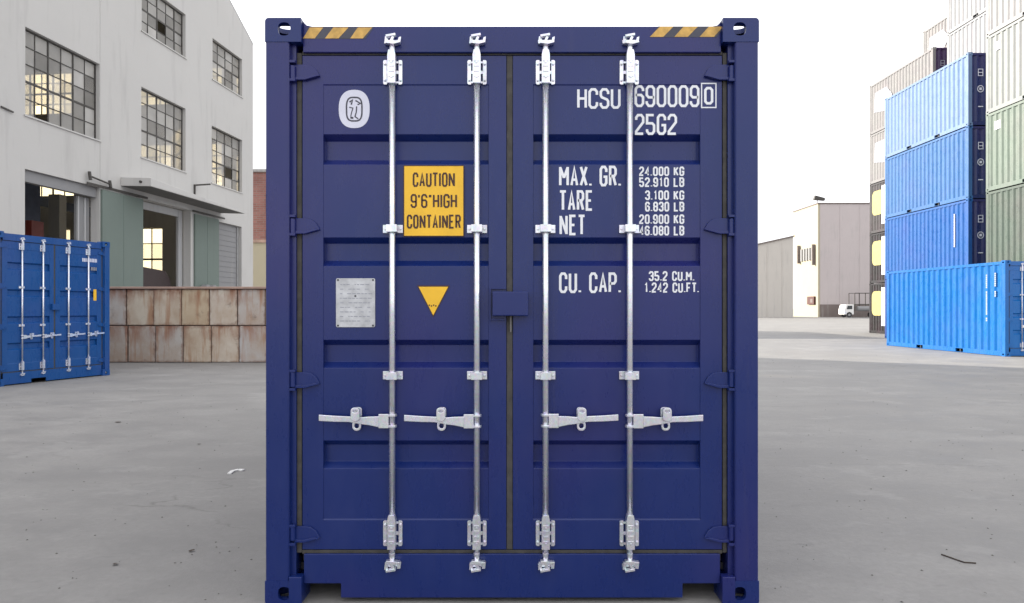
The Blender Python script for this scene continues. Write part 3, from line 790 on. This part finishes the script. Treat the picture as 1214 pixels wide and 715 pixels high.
bs = stack(18.06, 33.1, [  # third and top levels paler: sky glare painted into their blue
    ((.008, .05, .2), "lowest container of the blue stack, hidden behind the lone blue container"),
    ((.005, .09, .31), "strong blue container right above the lone blue one, second of the blue stack"),
    ((.035, .13, .32), "mid blue container third from the ground in the blue stack"),
    ((.14, .225, .38), "pale blue container on top of the blue stack with navy end"),
], "containers of the blue stack")
gs = stack(17.72, 25.55, [  # green bleaches upwards from the third level, glare put into the colours
    (G, "lowest green container of the rightmost stack, behind the lone blue container"),
    (G, "grey green container just above the lone blue one in the rightmost stack"),
    ((.15, .19, .155), "glare paled green container third from the ground in the rightmost stack"),
    ((.24, .255, .245), "whitish container fourth from the ground in the rightmost stack"),
    ((.27, .27, .27), "whitish container cut off by the top edge, fifth of the rightmost stack"),
], "containers of the rightmost stack")
es = stack(20.75, 32.6, [
    (WH, "ground level pale container of the row behind the blue stack"),
    (WH, "second level pale container of the row behind the blue stack"),
    (WH, "third level pale container of the row behind the blue stack"),
    (WH, "fourth level pale container of the row behind the blue stack"),
    ((.27, .275, .28), "pale container just above and behind the top of the blue stack"),
    ((.27, .275, .28), "topmost pale container behind the blue stack, cut by the top edge"),
], "containers of the pale stack behind")
C1 = (.012, .010, .010)
cs_ = stack(21.0, 40.15, [  # brown below; glare on the upper three painted as lighter colour
    (C1, "dark brown container on the ground with large yellow patch, leftmost stack"),
    (C1, "dark brown container second in the leftmost stack with yellow patch beside white"),
    ((.045, .04, .039), "grey brown container at mid height of the leftmost stack with faded patch"),
    ((.22, .215, .21), "light grey container fourth from the ground in the leftmost stack"),
    ((.21, .205, .20), "glare paled container with purple end on top of the leftmost stack"),
], "containers of the leftmost stack")
ds = stack(23.7, 39.4, [
    ((.22, .22, .22), "ground level container of the rearmost stack"),
    ((.22, .22, .22), "second level container of the rearmost stack"),
    ((.22, .22, .22), "third level container of the rearmost stack"),
    ((.22, .22, .22), "fourth level container of the rearmost stack"),
    ((.24, .24, .24), "fifth level container of the rearmost stack"),
    ((.21, .205, .20), "topmost light container of the rearmost stack peeking over its neighbour"),
], "containers of the rearmost stack")
for o in bs:                               # ends of the blue ones darkened: their shade put into the colour
    for ch in o.children:
        if ch.name.startswith(("end_panel", "end_header", "end_sill")): ch.color = (.008, .022, .12, 1)
for ch in cs_[4].children:
    if ch.name.startswith(("end_panel", "end_header", "end_sill")): ch.color = (.03, .012, .07, 1)
def end_marks(o, col='logo_white'):
    ye = LEN - .0195
    for cz, kind in ((2.1, 0), (1.45, 1), (.75, 2)):
        mb = MB(); cx = .72
        if kind == 0:
            stroke(mb, [(cx - .09, cz - .13), (cx + .09, cz - .13), (cx + .09, cz + .13), (cx - .09, cz + .13)], .03, True, ye + .002, lambda x, y, z: (x, y, z))
            mb.box(cx - .075, cx + .075, ye, ye + .002, cz - .02, cz + .01)
        elif kind == 1:
            stroke(mb, [(cx + .12 * math.cos(a), cz + .13 * math.sin(a)) for a in [i * math.pi / 5 for i in range(10)]], .03, True, ye + .002, lambda x, y, z: (x, y, z))
            mb.box(cx - .05, cx + .05, ye, ye + .002, cz - .05, cz + .05)
        else: mb.box(cx - .1, cx + .1, ye, ye + .002, cz - .02, cz + .02)
        mb.build("end_mark", col, o)
for o in bs[1:]: end_marks(o)
end_marks(cs_[4], 'logo_mid')
XS = W2 - .011
for o, m1 in ((cs_[0], 'yellow'), (cs_[1], 'yellow'), (cs_[2], 'yellow')):
    mb = MB(); pts = rrect(.28, 1.42, 1.02, 2.42, .3); n = len(pts)
    mb.add([(XS + .002, y, z) for y, z in pts] + [(XS, y, z) for y, z in pts], [tuple(range(n))] + [(i, (i + 1) % n, (i + 1) % n + n, i + n) for i in range(n)])
    mb.build("side_mark", simple("pale_yellow_print", (.42, .36, .11), .5, bmp=0) if 'py' not in MAT else MAT['py'], o)
    MB().box(XS, XS + .0035, 1.30, 1.68, .45, 2.62).build("side_mark", 'white', o)
for o in cs_[3:] + [ds[5]]:
    mb = MB(); mb.prism([(0, 0), (0, .01)], 0, 1) if 0 else None
    pts = [(.5, 1.2), (1.6, 1.0), (2.4, 1.7), (1.8, 2.3), (.6, 2.3)]
    n = len(pts); mb.add([(XS + .002, y, z) for y, z in pts], [tuple(range(n))]); mb.build("side_mark", 'logo_mid', o)
for o in gs[2:]: MB().box(XS, XS + .003, .45, .75, 2.2, 2.5).build("side_mark", 'logo_white', o)
for o in bs[1:2]:
    mb = MB(); z = 2.4
    while z > 1.1: mb.box(XS, XS + .002, 5.15, 5.22, z - .05, z); z -= .065
    mb.build("side_mark", 'aluminium', o)

# ------------------------------------------------------------------ rusty concrete block wall
bw = empty("block_wall", (-13.0, 18.26, 0), 0, "low two course wall of rust streaked concrete blocks behind the left container", "wall")
xs_t = [131 - 66, 98.5, 116.5 + 32 - 0, 181, 216, 249, 282, 312]
def px2x(px, Zd): return (px - 607) / 810 * Zd
random.seed(5)
BL = 0.745
def blockmesh(wd, ht):
    return MB().box(.008, wd - .008, 0, .78, .008, ht - .008).mesh("block", 'block')
b0, b1 = blockmesh(BL, .985), blockmesh(BL, .985)
for row, (edge, me) in enumerate(((184, b0), (182, b1))):
    x_anchor = px2x(edge, 18.26); i0 = -int((x_anchor + 13.0) / BL)
    for i in range(i0, 12):
        x = x_anchor + i * BL
        if x > -5.2: break
        o = share(me, "block", bw, (x + 13.0 + random.uniform(-.008, .008), random.uniform(-.012, .02), row * .987), (0, 0, random.uniform(-.008, .008)))
        md = o.modifiers.new("bevel", 'BEVEL'); md.width = .022; md.segments = 2
MB().box(-.1, 8.1, -.05, .83, 1.972, 2.03).build("coping", 'coping', bw, bevel=.01)

# ------------------------------------------------------------------ white factory building on the left
LF = 16.0; fa = math.atan2(83, 810)
ZB = 17.5
bld = empty("factory_building", (-LF + .1025 * ZB, ZB, 0), math.pi / 2 - fa, "white rendered factory hall with gridded steel windows and teal doors", "building")
def u(px): return (12960.0 / (690 - px) - ZB) / math.cos(fa) * 1.0
UE = u(300); TH = .32; BD = 14.0; EAVE = 14.27; RIDGE_U = UE / 2; RZ = EAVE + .52 * RIDGE_U
def roofz(x): return EAVE + .52 * min(x, UE - x)
wins = [(u(30), u(118), 7.02, 9.55, 6, 5), (u(167.5), u(220), 6.95, 9.5, 5, 5), (u(251), u(287), 6.88, 9.35, 4, 5), (u(168), u(220), 11.55, 13.3, 5, 4), (u(252), u(287), 11.38, 13.15, 4, 4)]
doors = [(u(29.5), u(118), 5.46), (u(168), u(226), 5.45), (u(258.5), u(286.5), 5.27)]
def wall_cells(length, top, holes, conv, mb):
    """wall of thickness TH from rectangles around the holes; top(x) gives the height"""
    xs = sorted(set([0, length, length / 2] + [h[0] for h in holes] + [h[1] for h in holes]))
    for a, b in zip(xs, xs[1:]):
        hs_ = sorted([(h[2], h[3]) for h in holes if h[0] <= a + 1e-6 and h[1] >= b - 1e-6])
        z = 0
        for z0, z1 in hs_:
            if z0 > z + 1e-6: mb.add([conv(p, q, r) for p in (a, b) for q in (0, TH) for r in (z, z0)], [(0, 1, 3, 2), (4, 6, 7, 5), (0, 4, 5, 1), (2, 3, 7, 6), (0, 2, 6, 4), (1, 5, 7, 3)])
            z = z1
        vs = [conv(a, 0, z), conv(a, 0, top(a)), conv(a, TH, z), conv(a, TH, top(a)), conv(b, 0, z), conv(b, 0, top(b)), conv(b, TH, z), conv(b, TH, top(b))]
        mb.add(vs, [(0, 1, 3, 2), (4, 6, 7, 5), (0, 4, 5, 1), (2, 3, 7, 6), (0, 2, 6, 4), (1, 5, 7, 3)])
    # drop the internal faces shared by neighbours
holesF = [w_[:4] for w_ in wins] + [(a, b, 0, t) for a, b, t in doors]
def clean_wall(mb, name, mat, parent):
    me = mb.mesh(name, mat)
    o = bpy.data.objects.new(name, me); COL.objects.link(o); o.parent = parent
    return o
mb = MB(); wall_cells(UE, roofz, holesF, lambda x, y, z: (x, y, z), mb); clean_wall(mb, "facade_wall", 'plaster', bld)
endw = [(1.1, 2.3, 7.0, 9.5), (3.7, 5.7, 7.0, 9.5), (8.8, 11.9, 7.0, 9.5), (1.1, 2.3, 11.4, 13.2), (3.7, 5.7, 11.4, 13.2), (8.8, 11.9, 11.1, 13.2), (4.15, 5.45, 2.3, 5.4), (9.0, 9.9, 2.3, 5.4), (10.8, 12.4, 2.3, 5.4)]
mb = MB(); wall_cells(BD - .01, lambda x: EAVE - .02, endw, lambda x, y, z: (UE - y - .003, x + TH + .005, z), mb); clean_wall(mb, "end_wall", 'plaster', bld)
mb = MB(); wall_cells(UE, roofz, [], lambda x, y, z: (x, BD + TH + .01 + y, z), mb); clean_wall(mb, "rear_wall", 'plaster', bld)
mb = MB(); wall_cells(BD - .01, lambda x: EAVE - .02, [], lambda x, y, z: (y + .003, x + TH + .005, z), mb); clean_wall(mb, "end_wall", 'plaster', bld)
# lining of the hall, roof, floor
for x0, x1 in ((-.03, RIDGE_U), (UE + .03, RIDGE_U)):
    mb = MB(); za, zb_ = EAVE - .52 * .03, RZ
    vs = [(x0, -.0, za + .01), (x0, BD + 2 * TH, za + .01), (x1, BD + 2 * TH, zb_ + .01), (x1, -.0, zb_ + .01)]
    vs += [(a, b, c + .06) for a, b, c in vs]
    mb.add(vs, [(0, 1, 2, 3), (4, 7, 6, 5), (0, 4, 5, 1), (1, 5, 6, 2), (2, 6, 7, 3), (3, 7, 4, 0)]); mb.build("roof", 'roofing', bld)
MB().box(TH + .02, UE - TH - .02, TH + .02, BD, .004, .03).build("floor_slab", 'inner', bld)
# thin pier line on the facade left of the teal leaf
MB().box(u(118) + .02, u(118) + .06, -.012, -.001, 5.6, roofz(u(118)) - .3).build("wall_joint", 'plaster', bld)

PANE_CACHE = {}
def window(parent, x0, x1, z0, z1, nc, nr, conv3, pmat, thick=.035, jitter=True):
    """steel window at recess; conv3 maps (along, depth, up)"""
    mb = MB(); y = .13
    def bx(a, b, c, d, t0, t1):
        mb.add([conv3(p, q, r) for p in (a, b) for q in (t0, t1) for r in (c, d)], [(0, 1, 3, 2), (4, 6, 7, 5), (0, 4, 5, 1), (2, 3, 7, 6), (0, 2, 6, 4), (1, 5, 7, 3)])
    f = .05
    bx(x0, x0 + f, z0, z1, y, y + .05); bx(x1 - f, x1, z0, z1, y, y + .05); bx(x0 + f, x1 - f, z0, z0 + f, y, y + .05); bx(x0 + f, x1 - f, z1 - f, z1, y, y + .05)
    xs = [x0 + (x1 - x0) * i / nc for i in range(nc + 1)]; zs = [z0 + (z1 - z0) * i / nr for i in range(nr + 1)]
    for i in range(1, nc):
        t = thick * (1.6 if i % 2 == 0 else .8); bx(xs[i] - t / 2, xs[i] + t / 2, z0 + f, z1 - f, y + .004, y + .045)
    for j in range(1, nr):
        t = thick * (1.8 if j == nr // 2 else .8); bx(x0 + f, x1 - f, zs[j] - t / 2, zs[j] + t / 2, y + .007, y + .042)
    wo = mb.build("window", 'frame', parent)
    for i in range(nc):
        for j in range(nr):
            if jitter and random.random() < .012: continue            # a missing pane
            tl = random.uniform(-.006, .006) if jitter else 0
            a, b, c, d = xs[i] + .012, xs[i + 1] - .012, zs[j] + .012, zs[j + 1] - .012
            pb = MB(); pb.add([conv3(p, q + (tl if p == b else 0), r) for p in (a, b) for q in (y + .022, y + .027) for r in (c, d)], [(0, 1, 3, 2), (4, 6, 7, 5), (0, 4, 5, 1), (2, 3, 7, 6), (0, 2, 6, 4), (1, 5, 7, 3)])
            pb.build("pane", pmat, wo)
    return wo
random.seed(21)
for a, b, c, d, nc, nr in wins: window(bld, a, b, c, d, nc, nr, lambda x, y, z: (x, y, z), 'pane')
for a, b, c, d in endw:
    window(bld, a, b, c, d, max(2, round((b - a) / .65)), 4, lambda x, y, z: (UE - .003 - y, x + TH + .005, z), 'pane_back', .05, False)
# sills under the front windows
for a, b, c, d, nc, nr in wins: MB().box(a - .05, b + .05, -.04, .12, c - .05, c - .004).build("window_sill", 'plaster', bld)
# door surrounds, teal leaves, shutter
a, b, t = doors[0]
MB().box(a + .02, b - .02, .10, .30, t - .34, t - .01).build("door_track_cover", 'shutter', bld)
MB().box(b - .62, b - .03, .34, .42, .04, t - .36).build("door_leaf", 'shutter', bld)
for k in range(2): MB().box(b - .60 + k * .3, b - .54 + k * .3, .30, .339, .04, t - .38).build("door_stile", 'inner', bld)
def teal(x0, x1, t):
    r = MB().box(x0, x1, -.075, -.006, .06, t).build("teal_door_leaf", 'teal', bld)
    MB().box(x0 + (x1 - x0) * .5 - .008, x0 + (x1 - x0) * .5 + .008, -.082, -.0755, .1, t - .05).build("seam_strip", 'teal', r)
teal(u(119), u(167.5), 5.40); teal(u(229.5), u(257.8), 5.34)
MB().box(u(100), u(172), -.11, -.078, 5.44, 5.52).build("door_rail", 'frame', bld)
MB().box(u(226), u(264), -.11, -.078, 5.40, 5.47).build("door_rail", 'frame', bld)
a, b, t = doors[2]
sh = MB()
n = 22
sr = MB().box(a + .02, b - .02, .16, .20, 0.02, t - .01).build("roller_shutter", 'shutter', bld)
for i in range(n):
    z = .04 + i * (t - .1) / n; MB().box(a + .05, b - .25, .145, .1595, z, z + (t - .1) / n * .82).build("slat", 'shutter', sr)
MB().box(b - .22, b - .12, .10, .159, .03, t - .04).build("shutter_guide", 'roofing', bld)
a, b, t = doors[1]
MB().box(b - .30, b - .02, .34, .44, .04, t - .02).build("door_post", 'inner', bld)
MB().box(a + .02, b - .32, .34, .42, t - .30, t - .02).build("door_track_cover", 'inner', bld)
# canopy
ca, cb = u(143), u(262); mb = MB(); pr = 1.12
vs = [(ca, -.002, 5.70), (ca, -pr, 5.66), (cb, -pr, 5.62), (cb, -.002, 5.66), (ca, -.002, 6.0), (ca, -pr, 5.95), (cb, -pr, 5.655), (cb, -.002, 5.70)]
mb.add(vs, [(0, 3, 2, 1), (4, 5, 6, 7), (0, 1, 5, 4), (1, 2, 6, 5), (2, 3, 7, 6), (3, 0, 4, 7)]); cno = mb.build("canopy", 'plaster', bld, bevel=.015)
mb = MB(); mb.add([(ca + .03, -.01, 5.695), (ca + .03, -pr + .04, 5.655), (cb - .03, -pr + .04, 5.615), (cb - .03, -.01, 5.655)], [(0, 1, 2, 3)]); mb.build("soffit", 'soffit', cno)
MB().tube((ca - .05, -.75, 5.82), (ca + .02, -.75, 5.82), .045, 10).build("canopy_drain", 'frame', bld)
# pipes and brackets
mb = MB().tube((u(102.5), -.12, 5.72), (u(126), -.14, 5.62), .03, 8); mb.tube((u(102.5), -.14, 5.60), (u(102.5), -.1, 5.86), .05, 8); mb.tube((u(126), -.16, 5.5), (u(126), -.12, 5.74), .05, 8); mb.build("conduit", 'frame', bld)
mb = MB().bar((u(230), -.03, 5.9), (u(230), -.03, 6.55), .06, .06, (1, 0, 0)); mb.bar((u(230), -.05, 6.52), (u(236), -.5, 6.62), .06, .06, (0, 0, 1)); mb.build("lamp_bracket", 'frame', bld)
mb = MB().bar((u(0), -.03, 7.0), (u(14), -.05, 6.95), .03, .04, (0, 0, 1)); mb.build("wall_wire", 'frame', bld)
# interior: column, crane beam, cabinet, machine
col = MB(); cx_, cy_ = u(60) + 3.0, 3.6
MB().box(cx_ - .36, cx_ + .36, 3.2, 3.75, .035, 6.3).build("column", 'bluecol', bld)
MB().box(cx_ + 4.9, cx_ + 5.3, 6.2, 6.7, .035, 6.3).build("column", 'inner', bld)
MB().box(.5, UE - .5, 7.6, 7.9, 5.9, 6.3).build("crane_beam", 'bluecol', bld)
MB().box(.5, UE - .5, BD - 1.4, BD - 1.1, 6.2, 6.7).build("crane_beam", 'bluecol', bld)
mb = MB().bar((cx_ - 2.5, 3.0, 5.0), (cx_ - .3, 3.4, 4.9), .1, .1); mb.bar((cx_ - 1.9, 3.2, 4.9), (cx_ - .5, 3.4, 3.2), .06, .06); mb.build("pipe_brace", 'frame', bld)
MB().box(cx_ - .55, cx_ - .02, 2.75, 3.19, 3.3, 4.45).build("control_cabinet", 'redpaint', bld)
rear = [(-26, 0, 5.0, BD, 15.5)]  # unseen wing added to cast shade over the near yard
for a, b, c, d, h in rear:
    MB().box(a, b - .01, c, d + .3, 0, h).build("rear_wing", 'plaster', bld)
    MB().box(a - .3, b - .012, c - .3, d + .6, h + .002, h + .2).build("rear_wing_roof", 'roofing', bld)

# things standing inside / beside the second door
tb = empty("machine_cabinet", (0, 0, 0), 0, "dark curved machine cabinet standing inside the middle doorway", "machine")
M_ = bld.matrix_basis if False else (Matrix.Translation(bld.location) @ Matrix.Rotation(math.pi / 2 - fa, 4, 'Z'))
tb.location = M_ @ Vector((u(182) + .9, .55, .03)); tb.rotation_euler = (0, 0, math.pi / 2 - fa)
mb = MB(); mb.prism([(-1.25, 0), (1.15, 0), (1.15, 2.0), (1.0, 2.6), (.7, 2.9), (-1.25, 3.02)], 0, 1.0); mb.build("housing", 'machine', tb, bevel=.03)
MB().box(-1.1, .4, -.03, -.001, .3, 2.2).build("access_panel", 'machine', tb, bevel=.01)
for k, (px, lab) in enumerate(((236, "left one of two small pale sacks against the narrow teal leaf"), (244, "right one of two small pale sacks against the narrow teal leaf"))):
    mb = MB(); w_ = .26
    mb.prism([(-w_, 0), (w_, 0), (w_ * 1.05, 1.1), (w_ * .9, 2.1), (w_ * .3, 2.45), (-w_ * .5, 2.4), (-w_ * .95, 2.0), (-w_ * 1.05, 1.0)], -.3, 0)
    o = mb.build("cement_sack_pile", 'shutter', None, bevel=.05)
    o.location = M_ @ Vector((u(px), -.13, 0)); o.rotation_euler = (0, 0, math.pi / 2 - fa)
    tag(o, lab, "sack pile", "pale sack piles by the narrow teal leaf")

# ------------------------------------------------------------------ buildings beyond
bb = empty("brick_building", (-19.2, 50, 0), 0, "red brick building peeking between the white factory and the big container", "building")
MB().box(0, 10.5, 0, 9, 0, 11.4).build("wall", 'brick', bb)
MB().box(-.15, 10.65, -.15, 9.15, 11.402, 11.6).build("roof", 'roofing', bb)
for zz in (5.6, 8.4):
    for k in range(3): MB().box(1.2 + 3 * k, 2.6 + 3 * k, -.04, -.002, zz, zz + 1.5).build("window", 'glassdark', bb)
cw = empty("cream_shed", (-17.2, 45, 0), 0, "low cream shed in front of the brick building", "shed")
MB().box(0, 9, 0, 3.5, 0, 5.75).build("wall", 'cream', cw); MB().box(-.1, 9.1, -.1, 3.6, 5.752, 5.95).build("roof", 'coping', cw)

big = empty("warehouse", (48.4, 108, 0), 0, "tall mauve grey warehouse with sunlit cream side behind the yard", "building")
MB().box(.3, 16, 0, 9.5, 0, 17.9).build("wall", 'grey_wall', big)
MB().box(-.02, .299, .02, 9.5, 0, 17.88).build("side_wall", 'cream', big)
MB().box(.3, 16, -.12, -.004, 0, 2.0).build("plinth", 'plinth', big)
MB().box(-.1, 16.1, -.12, 9.6, 17.902, 18.08).build("parapet_cap", 'plinth', big)
for k in range(1, 5): MB().box(.3 + k * 3.1 - .02, .3 + k * 3.1 + .02, -.03, -.004, 2.02, 17.88).build("cladding_joint", 'grey_wall', big)
v = MB()
v.box(-.5, -.03, 1.0, 1.25, 8.3, 11.6).build("vent_bracket", 'plinth', big)
MB().box(-.5, -.03, 6.6, 6.85, 8.9, 11.9).build("vent_bracket", 'plinth', big)
for k in range(5): MB().box(-.25, -.03, 1.6 + k, 2.1 + k, 9.2, 11.2).build("vent_slat", 'shutter', big)
fb = MB().box(-.3, -.03, .9, 3.4, 2.0, 3.3).build("hose_cabinet", 'hosered', big)
MB().box(-.32, -.301, 1.3, 2.2, 2.3, 2.9).build("cabinet_print", 'plinth', fb)
fl = empty("floodlight", (48.2, 107.9, 18.08), 0, "small dark floodlight on the corner of the grey warehouse roof", "lamp")
MB().tube((0, 0, 0), (0, 0, .5), .06, 6).build("mast", 'frame', fl)
MB().prism([(-.6, .45), (1.1, .3), (1.1, .7), (-.4, 1.1)], -.3, .3).build("lamp_head", 'frame', fl)
lowb = empty("low_warehouse", (30, 105, 0), 0, "low grey beige warehouse with sloping roof right of the big container", "building")
MB().prism([(0, 0), (13.2, 0), (13.2, 12.35), (0, 9.4)], 0, 3).build("wall", 'grey_low', lowb)
mb = MB(); mb.prism([(-.2, 9.36), (13.35, 12.39), (13.35, 12.6), (-.2, 9.57)], -.2, 3.2); mb.build("roof", 'plinth', lowb)
for k in range(1, 6): MB().box(k * 2.3 - .03, k * 2.3 + .03, -.04, -.003, .1, 9.2 + .2 * k * 2.3).build("cladding_joint", 'grey_low', lowb)

# small flatbed truck by the warehouse
tr = empty("flatbed_truck", (50.3, 103.4, 0), 0, "small white flatbed truck with an open rack parked by the grey warehouse", "truck")
cabm = MB(); cabm.prism([(0, .45), (0, 1.15), (.25, 1.95), (1.45, 2.0), (1.45, .45)], 0, 1.9)
cab = cabm.build("cab", 'truckwhite', tr, bevel=.05)
MB().prism([(.35, 1.25), (.48, 1.78), (1.2, 1.8), (1.2, 1.25)], -.015, -.001).build("side_window", 'glassdark', cab)
MB().box(.02, .3, -.012, -.001, .6, .85).build("headlight", 'logo_white', cab)
MB().box(1.5, 6.3, 0, 1.9, .75, .95).build("bed", 'plinth', tr)
MB().tube((2.0, .1, 1.35), (6.0, .1, 1.35), .38, 12).build("cargo_roll", 'shutter', tr)
rk = MB()
for x in (1.6, 3.2, 4.8, 6.2):
    for y in (.05, 1.85): rk.bar((x, y, .95), (x, y, 3.7), .09, .09, (1, 0, 0))
for y in (.05, 1.85):
    for z in (2.0, 3.7): rk.bar((1.6, y, z), (6.2, y, z), .09, .09)
rk.build("rack", 'frame', tr)
for x in (.75, 4.9):
    for y in (.0, 1.65):
        wl = MB().tube((x, y, .42), (x, y + .25, .42), .42, 16).build("wheel", 'dark', tr)
        MB().tube((x, y - .01, .42), (x, y, .42), .2, 12).build("rim", 'shutter', wl)

# ------------------------------------------------------------------ litter on the yard
def gp(px, py): Zd = 810 * CAMZ / (py - 365); return ((px - 607) / 810 * Zd, Zd)
def strip(name, pts, wd, th, mat, label, cat):
    g0 = [gp(*p) for p in pts]; ox, oy = g0[0]
    mb = MB()
    for (a, b), (c, d) in zip(g0, g0[1:]): mb.bar((a - ox, b - oy, th / 2 + .001), (c - ox, d - oy, th / 2 + .001 + .0007), wd, th)
    o = mb.build(name, mat); o.location = (ox, oy, 0); tag(o, label, cat); return o
strip("plastic_strip", [(272, 562.5), (276, 559.5), (283, 558), (289, 558.5)], .035, .012, 'paper', "white plastic strip lying on the concrete left of the big container", "litter")
strip("twig", [(1116, 658), (1130, 663), (1143, 667.5), (1157, 668.5)], .006, .006, 'twig', "thin dark twig on the concrete at lower right", "twig")
random.seed(9)
for px, py, w_, lab in ((140, 501, 8, "dark curled leaf nearest the left container"), (236, 527.5, 5, "dark leaf scrap above the white plastic strip"), (227, 654, 8, "dark leaf scrap between strip and lower left edge"),
                        (137, 670, 8, "lowest dark leaf on the left concrete"), (233, 648, 3, "tiny dark leaf crumb beside a bigger scrap"), (1168, 705, 4, "small dark leaf near the lower right corner")):
    x, y = gp(px, py); r = w_ / 810 * y / 2
    mb = MB(); n = 7; vs = [(math.cos(2 * math.pi * i / n) * r * random.uniform(.7, 1.1), math.sin(2 * math.pi * i / n) * r * .8 * random.uniform(.6, 1.1), .004 + random.uniform(0, .008)) for i in range(n)] + [(0, 0, .012)]
    mb.add(vs, [(i, (i + 1) % n, n) for i in range(n)])
    o = mb.build("leaf_scrap", 'twig'); o.location = (x, y, 0.001); tag(o, lab, "leaf", "dark leaf scraps on the yard")

# loose grit and leaf crumbs over the yard: too many to count
random.seed(31); mb = MB()
for k in range(900):
    Zd = 2.6 + 19 * random.random() ** 1.6; x = random.uniform(-.8, .8) * Zd
    if abs(x) < 1.3 and 3.2 < Zd < 9.6: continue
    r = random.uniform(.003, .009) * (.7 + Zd * .05); n = 5; a0 = random.random() * 6
    vs = [(x + math.cos(a0 + 2 * math.pi * i / n) * r * random.uniform(.6, 1.3), Zd + math.sin(a0 + 2 * math.pi * i / n) * r * random.uniform(.6, 1.3), .001) for i in range(n)] + [(x, Zd, .001 + r * .7)]
    mb.add(vs, [(i, (i + 1) % n, n) for i in range(n)])
tag(mb.build("grit", 'grit'), "loose dark grit and crumbs scattered over the concrete yard", "grit", None, 'stuff')
